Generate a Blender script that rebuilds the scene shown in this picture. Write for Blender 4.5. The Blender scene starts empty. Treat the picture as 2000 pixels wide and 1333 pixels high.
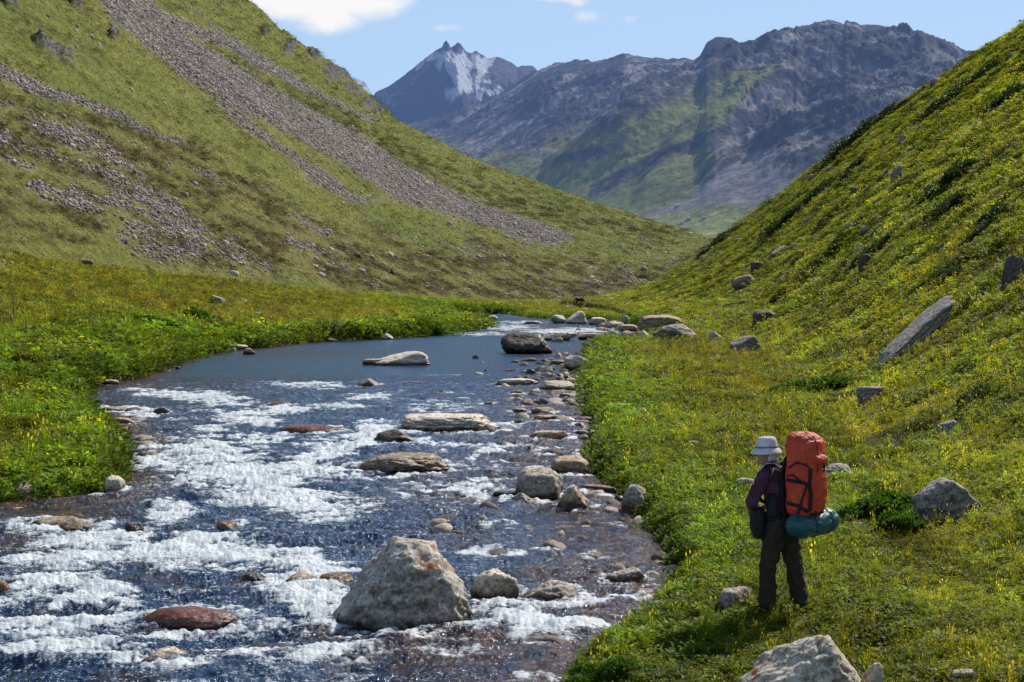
import bpy, bmesh, math, random
import numpy as np, time
_T0 = time.time()
random.seed(7); RNG = np.random.default_rng(11)
SC = bpy.context.scene
COL = SC.collection
R = math.radians
F = 2778.0; CAMZ = 4.0; PITCH = math.atan(100.5 / F)
CP, SP = math.cos(PITCH), math.sin(PITCH)

# ------------------------------------------------------------------ helpers
def ray(px, py):
    x = (px - 1000.0) / F; y = (666.5 - py) / F
    return np.array([x, CP + y * SP, -SP + y * CP])
def elev(py):
    y = (666.5 - np.asarray(py, float)) / F
    return (-SP + y * CP) / (CP + y * SP)
def project(X, Y, Z):
    zc = Y * CP - (Z - CAMZ) * SP
    zc = np.maximum(zc, 0.01)
    return 1000 + F * X / zc, 666.5 - F * (Y * SP + (Z - CAMZ) * CP) / zc
def gpt(px, py, z=0.0):
    d = ray(px, py); t = (z - CAMZ) / d[2]
    return (d[0] * t, d[1] * t)

def _h(ix, iy, iz, seed):
    n = (ix.astype(np.int64) * 374761393 + iy.astype(np.int64) * 668265263 + iz.astype(np.int64) * 2147483647 + seed * 974634777) & 0xffffffff
    n = ((n ^ (n >> 13)) * 1274126177) & 0xffffffff
    n = n ^ (n >> 16)
    return (n & 0xffffff) / float(0xffffff) * 2 - 1
def noise2(x, y, seed=0):
    x0 = np.floor(x); y0 = np.floor(y); fx = x - x0; fy = y - y0
    ix = x0.astype(np.int64); iy = y0.astype(np.int64); z = np.zeros_like(ix)
    u = fx * fx * fx * (fx * (fx * 6 - 15) + 10); v = fy * fy * fy * (fy * (fy * 6 - 15) + 10)
    def g(a, b):
        ang = _h(ix + a, iy + b, z, seed) * math.pi
        return np.cos(ang) * (fx - a) + np.sin(ang) * (fy - b)
    a = g(0, 0); b = g(1, 0); c = g(0, 1); d = g(1, 1)
    return 1.5 * ((a + (b - a) * u) + ((c + (d - c) * u) - (a + (b - a) * u)) * v)
def noise3(x, y, z, seed=0):
    x0 = np.floor(x); y0 = np.floor(y); z0 = np.floor(z)
    fx = x - x0; fy = y - y0; fz = z - z0
    ix = x0.astype(np.int64); iy = y0.astype(np.int64); iz = z0.astype(np.int64)
    u = fx * fx * (3 - 2 * fx); v = fy * fy * (3 - 2 * fy); w = fz * fz * (3 - 2 * fz)
    def L(a, b, t): return a + (b - a) * t
    def g(a, b, c): return _h(ix + a, iy + b, iz + c, seed)
    return L(L(L(g(0,0,0), g(1,0,0), u), L(g(0,1,0), g(1,1,0), u), v), L(L(g(0,0,1), g(1,0,1), u), L(g(0,1,1), g(1,1,1), u), v), w)
def fbm2(x, y, oct=4, seed=0, gain=0.5, lac=2.03):
    s = 0; a = 1.0; t = 0
    for o in range(oct):
        s = s + a * noise2(x, y, seed + o * 17); t += a
        x = x * lac + 3.1; y = y * lac + 1.7; a *= gain
    return s / t
def ridge2(x, y, oct=4, seed=0, gain=0.5, lac=2.05):
    s = 0; a = 1.0; t = 0
    for o in range(oct):
        s = s + a * (1 - 2 * np.abs(noise2(x, y, seed + o * 17))); t += a
        x = x * lac + 3.1; y = y * lac + 1.7; a *= gain
    return s / t
def fbm3(p, sc, oct=4, seed=0, gain=0.5):
    s = 0; a = 1.0; t = 0; f = sc
    for o in range(oct):
        s = s + a * noise3(p[:, 0] * f + o * 5.3, p[:, 1] * f, p[:, 2] * f, seed + o * 13); t += a
        f *= 2.07; a *= gain
    return s / t
def sstep(a, b, x):
    t = np.clip((x - a) / (b - a), 0, 1); return t * t * (3 - 2 * t)
def mixc(a, b, t):
    return a + (np.asarray(b) - a) * t[..., None]

def seg_dist(X, Y, poly, closed=True):
    best = np.full(X.shape, 1e9); n = len(poly)
    for i in range(n if closed else n - 1):
        ax, ay = poly[i]; bx, by = poly[(i + 1) % n]
        dx, dy = bx - ax, by - ay; L = dx * dx + dy * dy + 1e-12
        t = np.clip(((X - ax) * dx + (Y - ay) * dy) / L, 0, 1)
        q = (X - ax - t * dx) ** 2 + (Y - ay - t * dy) ** 2
        best = np.minimum(best, q)
    return np.sqrt(best)
def inside(X, Y, poly):
    r = np.zeros(X.shape, bool); n = len(poly)
    for i in range(n):
        ax, ay = poly[i]; bx, by = poly[(i + 1) % n]
        if ay == by: continue
        c = ((ay > Y) != (by > Y)) & (X < (bx - ax) * (Y - ay) / (by - ay) + ax)
        r ^= c
    return r
def sdist(X, Y, poly):
    X = np.asarray(X, float); sh = X.shape; X = X.ravel(); Y = np.asarray(Y, float).ravel(); out = np.empty(X.shape)
    for i in range(0, len(X), 16384):
        a, b = X[i:i+16384], Y[i:i+16384]; d = seg_dist(a, b, poly); out[i:i+16384] = np.where(inside(a, b, poly), -d, d)
    return out.reshape(sh)
def chunked(fn):
    def g(x, y, *a, **k):
        x, y = np.broadcast_arrays(np.asarray(x, float), np.asarray(y, float))
        if x.size <= 16384: return fn(x, y, *a, **k)
        sh = x.shape; xr, yr = x.ravel(), y.ravel(); out = np.empty(xr.shape)
        for i in range(0, len(xr), 16384): out[i:i+16384] = fn(xr[i:i+16384], yr[i:i+16384], *a, **k)
        return out.reshape(sh)
    return g
noise2 = chunked(noise2); fbm2 = chunked(fbm2); ridge2 = chunked(ridge2)

def mesh_from(name, V, Fc, mat=None, smooth=False, cols=None, colname='col'):
    """V (n,3), Fc (m,k) arrays -> object"""
    V = np.asarray(V, np.float32); Fc = np.asarray(Fc, np.int32)
    me = bpy.data.meshes.new(name); k = Fc.shape[1]
    me.vertices.add(len(V)); me.vertices.foreach_set('co', V.ravel())
    me.loops.add(Fc.size); me.loops.foreach_set('vertex_index', Fc.ravel())
    me.polygons.add(len(Fc)); me.polygons.foreach_set('loop_start', np.arange(0, Fc.size, k, dtype=np.int32))
    me.update(calc_edges=True)
    if smooth: me.polygons.foreach_set('use_smooth', np.ones(len(Fc), bool))
    if cols is not None:
        if isinstance(cols, dict):
            for nm, c in cols.items(): add_attr(me, nm, c)
        else: add_attr(me, colname, cols)
    o = bpy.data.objects.new(name, me); COL.objects.link(o)
    if mat: me.materials.append(mat)
    return o
def add_attr(me, nm, c):
    c = np.asarray(c, np.float32)
    if c.ndim == 1:
        a = me.attributes.new(nm, 'FLOAT', 'POINT'); a.data.foreach_set('value', c)
    else:
        a = me.attributes.new(nm, 'FLOAT_COLOR', 'POINT')
        if c.shape[1] == 3: c = np.hstack([c, np.ones((len(c), 1), np.float32)])
        a.data.foreach_set('color', c.ravel())
def grid_faces(nr, nc, mask=None):
    i = np.arange(nr * nc).reshape(nr, nc)
    f = np.stack([i[:-1, :-1], i[:-1, 1:], i[1:, 1:], i[1:, :-1]], -1)
    if mask is not None: f = f[mask[:-1, :-1]]
    return f.reshape(-1, 4)
def compact(V, Fc, attrs):
    used = np.zeros(len(V), bool); used[Fc.ravel()] = True
    idx = np.cumsum(used) - 1
    return V[used], idx[Fc], {k: v[used] for k, v in attrs.items()}

def tag(o, label=None, cat=None, group=None, kind=None):
    if label: o['label'] = label
    if cat: o['category'] = cat
    if group: o['group'] = group
    if kind: o['kind'] = kind
    return o

# ------------------------------------------------------------------ material helpers
class NT:
    def __init__(s, name):
        s.m = bpy.data.materials.new(name); s.m.use_nodes = True; s.t = s.m.node_tree; s.t.nodes.clear()
        s.out = s.n('ShaderNodeOutputMaterial')
    def n(s, typ, **kw):
        nd = s.t.nodes.new(typ)
        for k, v in kw.items():
            if k.startswith('i_'): s.seti(nd, k[2:], v)
            else: setattr(nd, k, v)
        return nd
    def seti(s, nd, k, v):
        k = int(k) if k.isdigit() else k.replace('__', ' ')
        inp = nd.inputs[k]
        if hasattr(v, 'is_output') or isinstance(v, bpy.types.NodeSocket): s.t.links.new(v, inp)
        else: inp.default_value = v
    def attr(s, name, out='Color', typ='GEOMETRY'):
        return s.n('ShaderNodeAttribute', attribute_name=name, attribute_type=typ).outputs[out]
    def pos(s): return s.n('ShaderNodeNewGeometry').outputs['Position']
    def obj(s): return s.n('ShaderNodeTexCoord').outputs['Object']
    def scale(s, v, sc, rot=(0, 0, 0)):
        return s.n('ShaderNodeMapping', i_Vector=v, i_Scale=sc, i_Rotation=rot).outputs[0]
    def noise(s, v, sc, det=4, rough=.55, dist=0.0, out=0):
        return s.n('ShaderNodeTexNoise', i_Vector=v, i_Scale=sc, i_Detail=det, i_Roughness=rough, i_Distortion=dist).outputs[out]
    def voro(s, v, sc, feat='F1', out='Distance', rnd=1.0):
        return s.n('ShaderNodeTexVoronoi', feature=feat, i_Vector=v, i_Scale=sc, i_Randomness=rnd).outputs[out]
    def math(s, op, a, b=None, c=None, clamp=False):
        nd = s.n('ShaderNodeMath', operation=op, use_clamp=clamp); s.seti(nd, '0', a)
        if b is not None: s.seti(nd, '1', b)
        if c is not None: s.seti(nd, '2', c)
        return nd.outputs[0]
    def mr(s, v, a, b, c=0.0, d=1.0, smooth=False):
        nd = s.n('ShaderNodeMapRange', i_0=v, i_1=a, i_2=b, i_3=c, i_4=d)
        if smooth: nd.interpolation_type = 'SMOOTHSTEP'
        return nd.outputs[0]
    def mix(s, f, a, b, mode='MIX'):
        nd = s.n('ShaderNodeMix', data_type='RGBA', blend_type=mode)
        s.seti(nd, '0', f)
        for i, v in ((6, a), (7, b)):
            if isinstance(v, bpy.types.NodeSocket): s.t.links.new(v, nd.inputs[i])
            elif isinstance(v, (int, float)): nd.inputs[i].default_value = (v, v, v, 1)
            else: nd.inputs[i].default_value = (*v[:3], 1)
        return nd.outputs[2]
    def bump(s, h, st=1.0, dist=1.0, nrm=None):
        nd = s.n('ShaderNodeBump', i_Height=h, i_Strength=st, i_Distance=dist)
        if nrm: s.t.links.new(nrm, nd.inputs['Normal'])
        return nd.outputs[0]
    def pbsdf(s, col, rough=.8, nrm=None, spec=.3, **kw):
        nd = s.n('ShaderNodeBsdfPrincipled')
        s.seti(nd, 'Base Color', col if isinstance(col, bpy.types.NodeSocket) else (*col[:3], 1))
        s.seti(nd, 'Roughness', rough); s.seti(nd, 'Specular IOR Level', spec)
        for k, v in kw.items(): s.seti(nd, k.replace('__', ' '), v)
        if nrm: s.t.links.new(nrm, nd.inputs['Normal'])
        return nd.outputs[0]
    def mixs(s, f, a, b):
        nd = s.n('ShaderNodeMixShader'); s.seti(nd, '0', f); s.t.links.new(a, nd.inputs[1]); s.t.links.new(b, nd.inputs[2]); return nd.outputs[0]
    def done(s, sh):
        s.t.links.new(sh, s.out.inputs['Surface']); return s.m

# ------------------------------------------------------------------ river outline (photo points carried to the water plane)
LEFT_B = [(-900,1010),(-300,1000),(0,985),(100,977),(190,970),(228,950),(232,920),(226,870),(212,845),(188,820),(152,795),(138,776),(188,752),(255,742),(330,712),(400,691),(480,682),(560,674),(640,667),(760,662),(850,655),(905,648),(948,641),(945,634),(905,629),(884,622),(892,615.5)]
RIGHT_B = [(960,613.5),(1012,614.5),(1025,619),(1060,623),(1120,622),(1180,626),(1240,634),(1290,648),(1270,664),(1210,667),(1165,672),(1160,690),(1142,705),(1140,722),(1137,745),(1136,765),(1150,790),(1150,812),(1168,835),(1162,870),(1158,905),(1164,932),(1205,960),(1238,1000),(1285,1050),(1305,1085),(1322,1120),(1312,1165),(1268,1205),(1190,1262),(1140,1305),(1120,1345),(1090,1480),(1060,1800),(1000,2600),(-1500,2600),(-5000,1300),(-2500,1060)]
RIV = [gpt(a, b) for a, b in LEFT_B + RIGHT_B]

# ------------------------------------------------------------------ terrain tables: photo column -> (base distance, base row, crest distance, crest row)
LT = np.array([
 # px   dbank  db   yb    dc   yc   p
 [-1800, 20,  70, 330, 340,-1900,1.0],
 [-900, 22,  85, 420, 400,-1150,1.0],
 [0,    30, 120, 505, 480,-400, 1.0],
 [250,  52, 140, 530, 540,-200, 1.0],
 [330,  75, 155, 538, 560,-110, 1.02],
 [480, 105, 170, 552, 600,   0, 1.05],
 [520, 110, 175, 556, 608,  28, 1.05],
 [560, 115, 180, 562, 618,  70, 1.05],
 [600, 117, 190, 568, 628, 103, 1.05],
 [650, 119, 200, 573, 640, 138, 1.08],
 [690, 120, 210, 576, 652, 170, 1.08],
 [725, 121, 220, 578, 660, 198, 1.1],
 [745, 122, 222, 579, 664, 216, 1.1],
 [765, 124, 226, 580, 668, 236, 1.1],
 [800, 128, 232, 582, 676, 252, 1.1],
 [850, 140, 240, 585, 682, 278, 1.15],
 [900, 200, 255, 590, 690, 302, 1.15],
 [1000,225, 290, 594, 700, 343, 1.2],
 [1130,230, 340, 590, 690, 389, 1.2],
 [1250,235, 380, 586, 675, 428, 1.2],
 [1360,240, 410, 583, 655, 460, 1.2],
 [1450,240, 430, 580, 650, 490, 1.2],
 [1600,240, 450, 578, 640, 540, 1.2],
 [2600,240, 500, 574, 640, 570, 1.0]])
RT = np.array([
 # px    df   dc   yc
 [900,  330, 335, 600],
 [1130, 300, 310, 597],
 [1200, 250, 305, 592],
 [1240, 222, 320, 574],
 [1300, 182, 335, 530],
 [1360, 150, 335, 480],
 [1400, 132, 330, 450],
 [1490, 100, 315, 386],
 [1560,  76, 292, 340],
 [1630,  56, 275, 285],
 [1700,  42, 262, 228],
 [1800,  33, 245, 155],
 [1880,  27, 232, 100],
 [2000,  21, 212,  30],
 [2200,  16, 190,-120],
 [2600,  11, 160,-400],
 [3800,   7, 110,-1100]])

_sg = np.arange(-4200, 6200, 10.0); _sc = {}
def smi(T, j, c):
    k = (id(T), j)
    if k not in _sc:
        v = np.interp(_sg, T[:, 0], T[:, j]); w = 45.0 if (T is LT and j == 5) else 110.0
        if T is LT and j == 5:      # keep the ridge outline crisp, soften the rest
            w = 12.0
        q = np.arange(-40, 41) * 10.0; g = np.exp(-(q / w) ** 2); g /= g.sum(); v = np.convolve(np.pad(v, 40, 'edge'), g, 'valid'); _sc[k] = v
    return np.interp(c, _sg, _sc[k])
ISR = [None]
def terr(X, Y, detail=True):
    X = np.asarray(X, float); Y = np.maximum(np.asarray(Y, float), 0.5)
    c = 1000 + F * X / Y
    sd = np.full(X.shape, 60.0); nr_ = Y < 290
    sd[nr_] = sdist(X[nr_], Y[nr_], RIV)
    wob = 0.10 * noise2(X * 1.3, Y * 1.3, 3) + 0.12 * noise2(X * .45, Y * .45, 4) * np.clip(Y / 30, .5, 3)
    sdw = sd + wob
    I = lambda T, j: smi(T, j, c)
    db, dc, dk = I(LT, 2), I(LT, 4), I(LT, 1)
    zb = CAMZ + elev(I(LT, 3)) * db; zc = CAMZ + elev(I(LT, 5)) * dc
    bankh = np.where(c < 1000, 0.42 + 0.5 * sstep(40, 120, Y), 0.36)
    lipw = np.where(c < 1000, 0.55 + Y * .006, 0.4 + Y * .004)
    # ramp toward the left hill foot
    t0 = np.clip((Y - dk) / np.maximum(db - dk, 1), 0, 1)
    z0 = bankh * sstep(-0.15, 1, sdw / lipw) + np.maximum(zb - bankh, 0) * t0 ** 1.25
    z0 = z0 + 0.16 * sstep(0, 9, sdw) * (c > 1000)
    t = (Y - db) / (dc - db); tc = np.clip(t, 0, 1)
    zl = zb + (zc - zb) * tc ** I(LT, 6) - np.maximum(Y - dc, 0) * 0.22 * sstep(0, 60, Y - dc)
    z = np.where(t > 0, np.maximum(zl, 2.0), z0)
    zflat = z
    df, rc, ry = I(RT, 1), I(RT, 2), I(RT, 3)
    zr0 = 0.75; zrc = CAMZ + elev(ry) * rc
    tr = (Y - df) / (rc - df); trc = np.clip(tr, 0, 1)
    zr = zr0 + (zrc - zr0) * (trc ** 1.12) - np.maximum(Y - rc, 0) * 0.5 * sstep(0, 25, Y - rc)
    # concave apron instead of a crease at the hill foot
    kk = np.clip(.9 + Y * .02, 1, 3.5)
    zr = np.where(tr > -.5, zr0 - .35 + kk * np.logaddexp(0, np.where(tr > 0, zr - zr0, (zrc - zr0) * np.maximum(tr, -.5) * 1.0) / kk) - kk * .30, zr0 - 5)
    zr = np.where(tr > .7, np.minimum(zr, zr), zr)
    # crest rounding and hill relief
    land = sstep(0.0, 1.5, sdw)
    ridgemask = sstep(0.02, .25, tr) * (tr < 1.3)
    lm = sstep(0.0, .3, t)
    if detail:
        z = z + lm * (1.6 * fbm2(X / 28, Y / 34, 4, 21) + 0.45 * fbm2(X / 6, Y / 8, 3, 23) * sstep(0.1, .5, t))
        z = z + lm * sstep(0, .4, t) * 2.2 * ridge2(Y / 26 + X / 90, X / 120 + Y / 200, 4, 27)
        crag = sstep(.82, 1.0, t) * (c > 555) * (c < 765) * (t < 1.2)
        z = z + crag * 2.8 * ridge2(X / 7, Y / 16, 4, 29)
        zr = zr + ridgemask * (1.1 * fbm2(X / 9 + 40, Y / 16, 4, 31) + .5 * fbm2(X / 3 , Y / 4, 3, 33)) * sstep(15, 90, Y)
        zr = zr + sstep(-.05, .1, tr) * 0.16 * fbm2(X / 1.4, Y / 1.4, 3, 35)
    isr_ = (c > 1100) & (zr > z - .3)
    z = np.where(c > 1100, np.maximum(z, zr) + 0.10 * np.exp(-np.abs(z - zr) / .25) * (sdw > 1), z)
    if detail:
        z = z + land * (0.05 * fbm2(X / .55, Y / .55, 3, 41) + 0.10 * fbm2(X / 2.6, Y / 2.6, 2, 43)) * np.clip(1.2 - Y / 200, .3, 1)
    ISR[0] = isr_
    # river bed
    depth = np.minimum(0.10 + 0.16 * np.maximum(-sdw, 0), 0.62)
    bed = -depth + 0.07 * fbm2(X / .6, Y / .6, 3, 51) + .05 * fbm2(X / .2, Y / .2, 2, 53)
    z = np.where(sdw < 0, np.minimum(bed, z * 0 + bed), z)
    return z, sdw, t, tr, c

def hit(px, py):
    for k in range(12):
        r = _hit(px, py + 6 * k)
        if r is not None: return r
def _hit(px, py):
    d = ray(px, py); lo, hi = 7.0, 1000.0
    for n in (160, 24):
        T = np.exp(np.linspace(math.log(lo), math.log(hi), n))
        X = d[0] * T; Y = d[1] * T; Z = CAMZ + d[2] * T
        z = np.maximum(terr(X, Y)[0], 0); b = z >= Z
        if not b.any(): return None
        k = max(int(np.argmax(b)), 1); lo, hi = T[k-1], T[k]
    a = (Z[k-1] - z[k-1]); b = (Z[k] - z[k]); f = min(max(a / (a - b + 1e-9), 0), 1)
    q = T[k-1] + (T[k] - T[k-1]) * f
    return np.array([d[0] * q, d[1] * q, CAMZ + d[2] * q])
# ------------------------------------------------------------------ near ground sheet
colpx = np.concatenate([np.linspace(-3600, -150, 60, endpoint=False), np.linspace(-150, 2150, 980, endpoint=False), np.linspace(2150, 4200, 50)])
rowd = np.exp(np.linspace(math.log(4.0), math.log(1150), 860))
KX = (colpx - 1000) / F
GY, GK = np.meshgrid(rowd, KX, indexing='ij'); GX = GY * GK
NR, NC = GX.shape
GZ, GSD, GT, GTR, GC = terr(GX.ravel(), GY.ravel()); GR = ISR[0]
xs, ys = GX.ravel(), GY.ravel()
PX, PY = project(xs, ys, GZ)
def pmask(poly, soft, jit=0, seed=0):
    soft *= 1.5; jit *= 1.5
    jx = PX; jy = PY
    if jit: jx = PX + jit * 1.6 * fbm2(xs / 14, ys / 22, 3, seed); jy = PY + jit * fbm2(xs / 12 + 9, ys / 18, 3, seed + 5)
    pa = np.array(poly, float); m = (jx > pa[:, 0].min() - soft) & (jx < pa[:, 0].max() + soft) & (jy > pa[:, 1].min() - soft) & (jy < pa[:, 1].max() + soft)
    o = np.zeros(jx.shape); o[m] = sstep(soft, -soft, sdist(jx[m], jy[m], poly)); return o
onleft = (GT > 0.0) & ~GR
scree_main = pmask([(150,-80),(262,-80),(300,10),(345,60),(440,122),(540,178),(640,232),(700,262),(775,318),(900,385),(1010,425),(1085,450),(1120,470),(1085,478),(985,458),(900,425),(800,398),(700,345),(610,290),(560,262),(440,200),(380,165),(300,105),(230,40),(180,-10)], 7, 10, 61)
scree_2 = pmask([(400,172),(470,215),(540,270),(620,330),(700,385),(740,395),(700,400),(620,365),(540,300),(450,232)], 6, 10, 63) * .8
thin1 = pmask([(240,-30),(330,30),(460,82),(560,145),(640,185),(720,228),(745,245),(700,230),(600,180),(520,142),(440,95),(320,48),(230,-10)], 3, 5, 65)
thin2 = pmask([(352,0),(400,32),(440,62),(520,115),(590,155),(520,125),(430,68),(390,34)], 2, 3, 67) * .8
streak = pmask([(-20,125),(40,148),(110,182),(180,205),(235,222),(310,262),(350,280),(300,266),(215,232),(150,205),(70,185),(-20,150)], 5, 8, 69)
# mottled scree and heath over the lower slope
zonelow = sstep(-30, 40, PY - np.interp(PX, [0, 350, 560, 700, 900, 1100, 1300], [165, 290, 385, 435, 480, 505, 540]) + 60 * fbm2(xs / 40, ys / 60, 2, 70)) * sstep(0.0, .04, GT)
zonelow = zonelow * sstep(610, 570, PY)
ux = xs * .6 + ys * .25
LV = GZ + .28 * xs + .05 * ys
n1 = fbm2(xs / 9 + ys / 55, LV / 2.6, 5, 71, gain=.68)
n2 = fbm2(xs / 30 + 7, ys / 60, 3, 73, gain=.6)
patch = sstep(.15, .29, n1 + .7 * n2) * zonelow * (.75 + .25 * sstep(1250, 500, PX))
brk = sstep(-.12, .12, fbm2(xs / 2.5, LV / .8, 3, 93) + .12)
patch = patch * brk
scree = np.clip(np.maximum.reduce([scree_main, scree_2, thin1 * .9, thin2, streak, patch * .95]), 0, 1) * onleft
n3 = fbm2(xs / 8 + 31 + ys / 50, LV / 2.2 + 9, 5, 75, gain=.68)
heath = sstep(-.10, .06, n3 + .3 * fbm2(xs / 5, ys / 9, 3, 76)) * np.clip(zonelow + .18 + .5 * pmask([(420,90),(700,220),(900,350),(1360,460),(1300,480),(900,400),(700,290),(500,180)], 14, 12, 77), 0, 1) * onleft * (1 - scree)
crag = np.zeros_like(xs)
for (cx, cy, rx, ry) in [(95,95,38,10),(130,118,20,6),(222,72,10,8),(568,95,10,16),(615,108,16,10),(655,145,26,14),(690,178,22,10),(722,205,16,10),(150,12,14,6),(20,8,18,7),(740,218,8,8),(520,62,6,10)]:
    a = .55
    dx = (PX - cx) * math.cos(a) + (PY - cy) * math.sin(a); dy = -(PX - cx) * math.sin(a) + (PY - cy) * math.cos(a)
    crag = np.maximum(crag, sstep(1.25, .5, np.sqrt((dx / rx) ** 2 + (dy / ry) ** 2) + .5 * fbm2(xs / 4, ys / 6, 3, 79)))
crag *= onleft
GZ = GZ + crag * (1.0 + 1.6 * ridge2(xs / 3, ys / 7, 3, 80)) * (1 - .0)
GZ = GZ + scree * .35 * fbm2(xs / 1.6, ys / 2.6, 2, 81)
# colours (real-world albedo)
big = fbm2(xs / 30, ys / 45, 3, 83); mid = fbm2(xs / 5, ys / 7, 3, 84); fine = fbm2(xs / .7, ys / .9, 3, 85); mic = fbm2(xs / .16, ys / .2, 2, 86)
C_left = np.array([.150, .158, .032]); C_olive = np.array([.165, .165, .038]); C_dry = np.array([.180, .172, .045])
C_lush = np.array([.155, .212, .020]); C_gold = np.array([.285, .295, .032]); C_heath = np.array([.060, .062, .022]); C_scree = np.array([.30, .25, .225]); C_rock = np.array([.17, .155, .15])
col = np.tile(C_left, (len(xs), 1))
col = mixc(col, C_olive, sstep(-.3, .4, big + .4 * mid))
col = mixc(col, C_dry, sstep(.05, .5, mid * .8 - big * .5 + .3 * fbm2(xs / 2.2, ys / 3, 2, 87)) * .55)
col = mixc(col, [.10, .135, .022], onleft * sstep(0, .5, fbm2(xs / 45 + 3, ys / 45, 3, 88)) * .7)
# lush strip along the water
lushw = np.where(GC < 1000, 2.6 + .05 * ys, 2.2 + .02 * ys)
lush = sstep(1.3, .25, GSD / lushw + .35 * mid) * (GT < .02)
lush = np.maximum(lush, (GC > 1000) * (GTR < .0) * .55 * sstep(70, 30, ys))
col = mixc(col, C_lush, lush * .9)
rh = GR & (GC > 1150) & (GTR > -.25)
col = np.where(rh[:, None], mixc(mixc(np.tile([.20, .225, .028], (len(xs), 1)), C_gold, sstep(-.25, .35, mid + .5 * big) * .8), [.06, .07, .016], sstep(.1, .45, fbm2(xs / 3.3 + 5, ys / 4.2, 4, 89)) * .8) * 1.0, col)
col = mixc(col, C_heath, heath * .85)
col = mixc(col, [.155, .130, .045], zonelow * onleft * (1 - scree) * .55)
# thin rusty brown heath flush
col = mixc(col, [.12, .075, .03], heath * sstep(.1, .4, fbm2(xs / 12 + 60, ys / 12, 3, 90)) * .6)
col = mixc(col, C_scree, scree * (.75 + .0 * mid))
col = mixc(col, C_rock, crag)
# far flat
col = col * (1 + .22 * np.clip(fine, -1, 1) + .25 * mic * (ys < 60) + .1 * mid)[:, None]
# edge soil and river bed
soil = sstep(.5, .05, GSD / (.25 + ys * .002)) * (GSD > -.3)
bedc = mixc(np.tile([.20, .10, .055], (len(xs), 1)), [.40, .17, .08], sstep(.0, .4, fbm2(xs / .5, ys / .8, 3, 91)))
bedc = mixc(bedc, [.38, .28, .18], sstep(.1, .4, fbm2(xs / .3, ys / .5, 3, 92)))
col = np.where((GSD < 0.03)[:, None], bedc, mixc(col, [.03, .03, .014], soil * .8))
col = np.clip(col, .004, 1)
rocky = np.clip(scree + crag, 0, 1); river = (GSD < .03).astype(float)

def mat_ground():
    m = NT('meadow_turf'); P = m.pos()
    c = m.attr('col'); rk = m.attr('rocky', 'Fac'); dist = m.n('ShaderNodeVectorMath', operation='LENGTH', i_0=P).outputs[1 if False else 'Value']
    n1 = m.noise(P, 1.1, 5, .65); n2 = m.noise(P, 7.0, 4, .7); n3 = m.noise(P, .28, 4, .7)
    v = m.mr(n1, .3, .7, .55, 1.45); v2 = m.mr(n2, .3, .7, .65, 1.35); v3 = m.mr(n3, .3, .7, .75, 1.25)
    k = m.math('MULTIPLY', m.math('MULTIPLY', v, v2), v3)
    cc = m.mix(1.0, c, m.n('ShaderNodeCombineColor', i_0=k, i_1=k, i_2=k).outputs[0], 'MULTIPLY')
    # stones inside the rocky patches
    vs = m.voro(P, .95, 'F1', 'Color'); ve = m.voro(P, .95, 'DISTANCE_TO_EDGE')
    sv = m.mr(m.n('ShaderNodeSeparateColor', i_0=vs).outputs[0], 0, 1, .45, 1.35)
    st = m.math('MULTIPLY', sv, m.mr(ve, 0, .18, .25, 1.0))
    cs = m.mix(1.0, c, m.n('ShaderNodeCombineColor', i_0=st, i_1=st, i_2=st).outputs[0], 'MULTIPLY')
    cc = m.mix(rk, cc, cs)
    h = m.math('ADD', m.math('MULTIPLY', n1, .5), m.math('MULTIPLY', n2, .12))
    nr = m.bump(h, .9, .6)
    return m.done(m.pbsdf(cc, .95, nr, .12))
gV = np.stack([xs, ys, GZ], 1)
ground = mesh_from('ground', gV, grid_faces(NR, NC), mat_ground(), True, {'col': col, 'rocky': rocky})
tag(ground, kind='structure')

# ------------------------------------------------------------------ far valley and mountains
HAZE = (.34, .50, .78)
def mat_mountain(name, d0, d1, f0, f1, snow=False):
    m = NT(name); P = m.pos(); c = m.attr('col')
    n1 = m.noise(P, .02, 9, .72); n2 = m.noise(m.scale(P, (1, 1, .4)), .07, 5, .7)
    k = m.math('MULTIPLY', m.mr(n1, .3, .7, .6, 1.4), m.mr(n2, .3, .7, .6, 1.4))
    cc = m.mix(1.0, c, m.n('ShaderNodeCombineColor', i_0=k, i_1=k, i_2=k).outputs[0], 'MULTIPLY')
    nr = m.bump(m.math('ADD', n1, m.math('MULTIPLY', n2, .35)), 1.0, 26 if not snow else 45)
    s = m.pbsdf(cc, .95, nr, .05)
    # aerial perspective: haze painted on as blue glow, stronger with distance down the valley
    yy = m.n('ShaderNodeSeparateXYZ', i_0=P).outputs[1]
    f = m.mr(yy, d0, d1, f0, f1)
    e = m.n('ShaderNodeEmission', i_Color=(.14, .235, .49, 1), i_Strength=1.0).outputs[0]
    return m.done(m.mixs(f, s, e))
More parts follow.
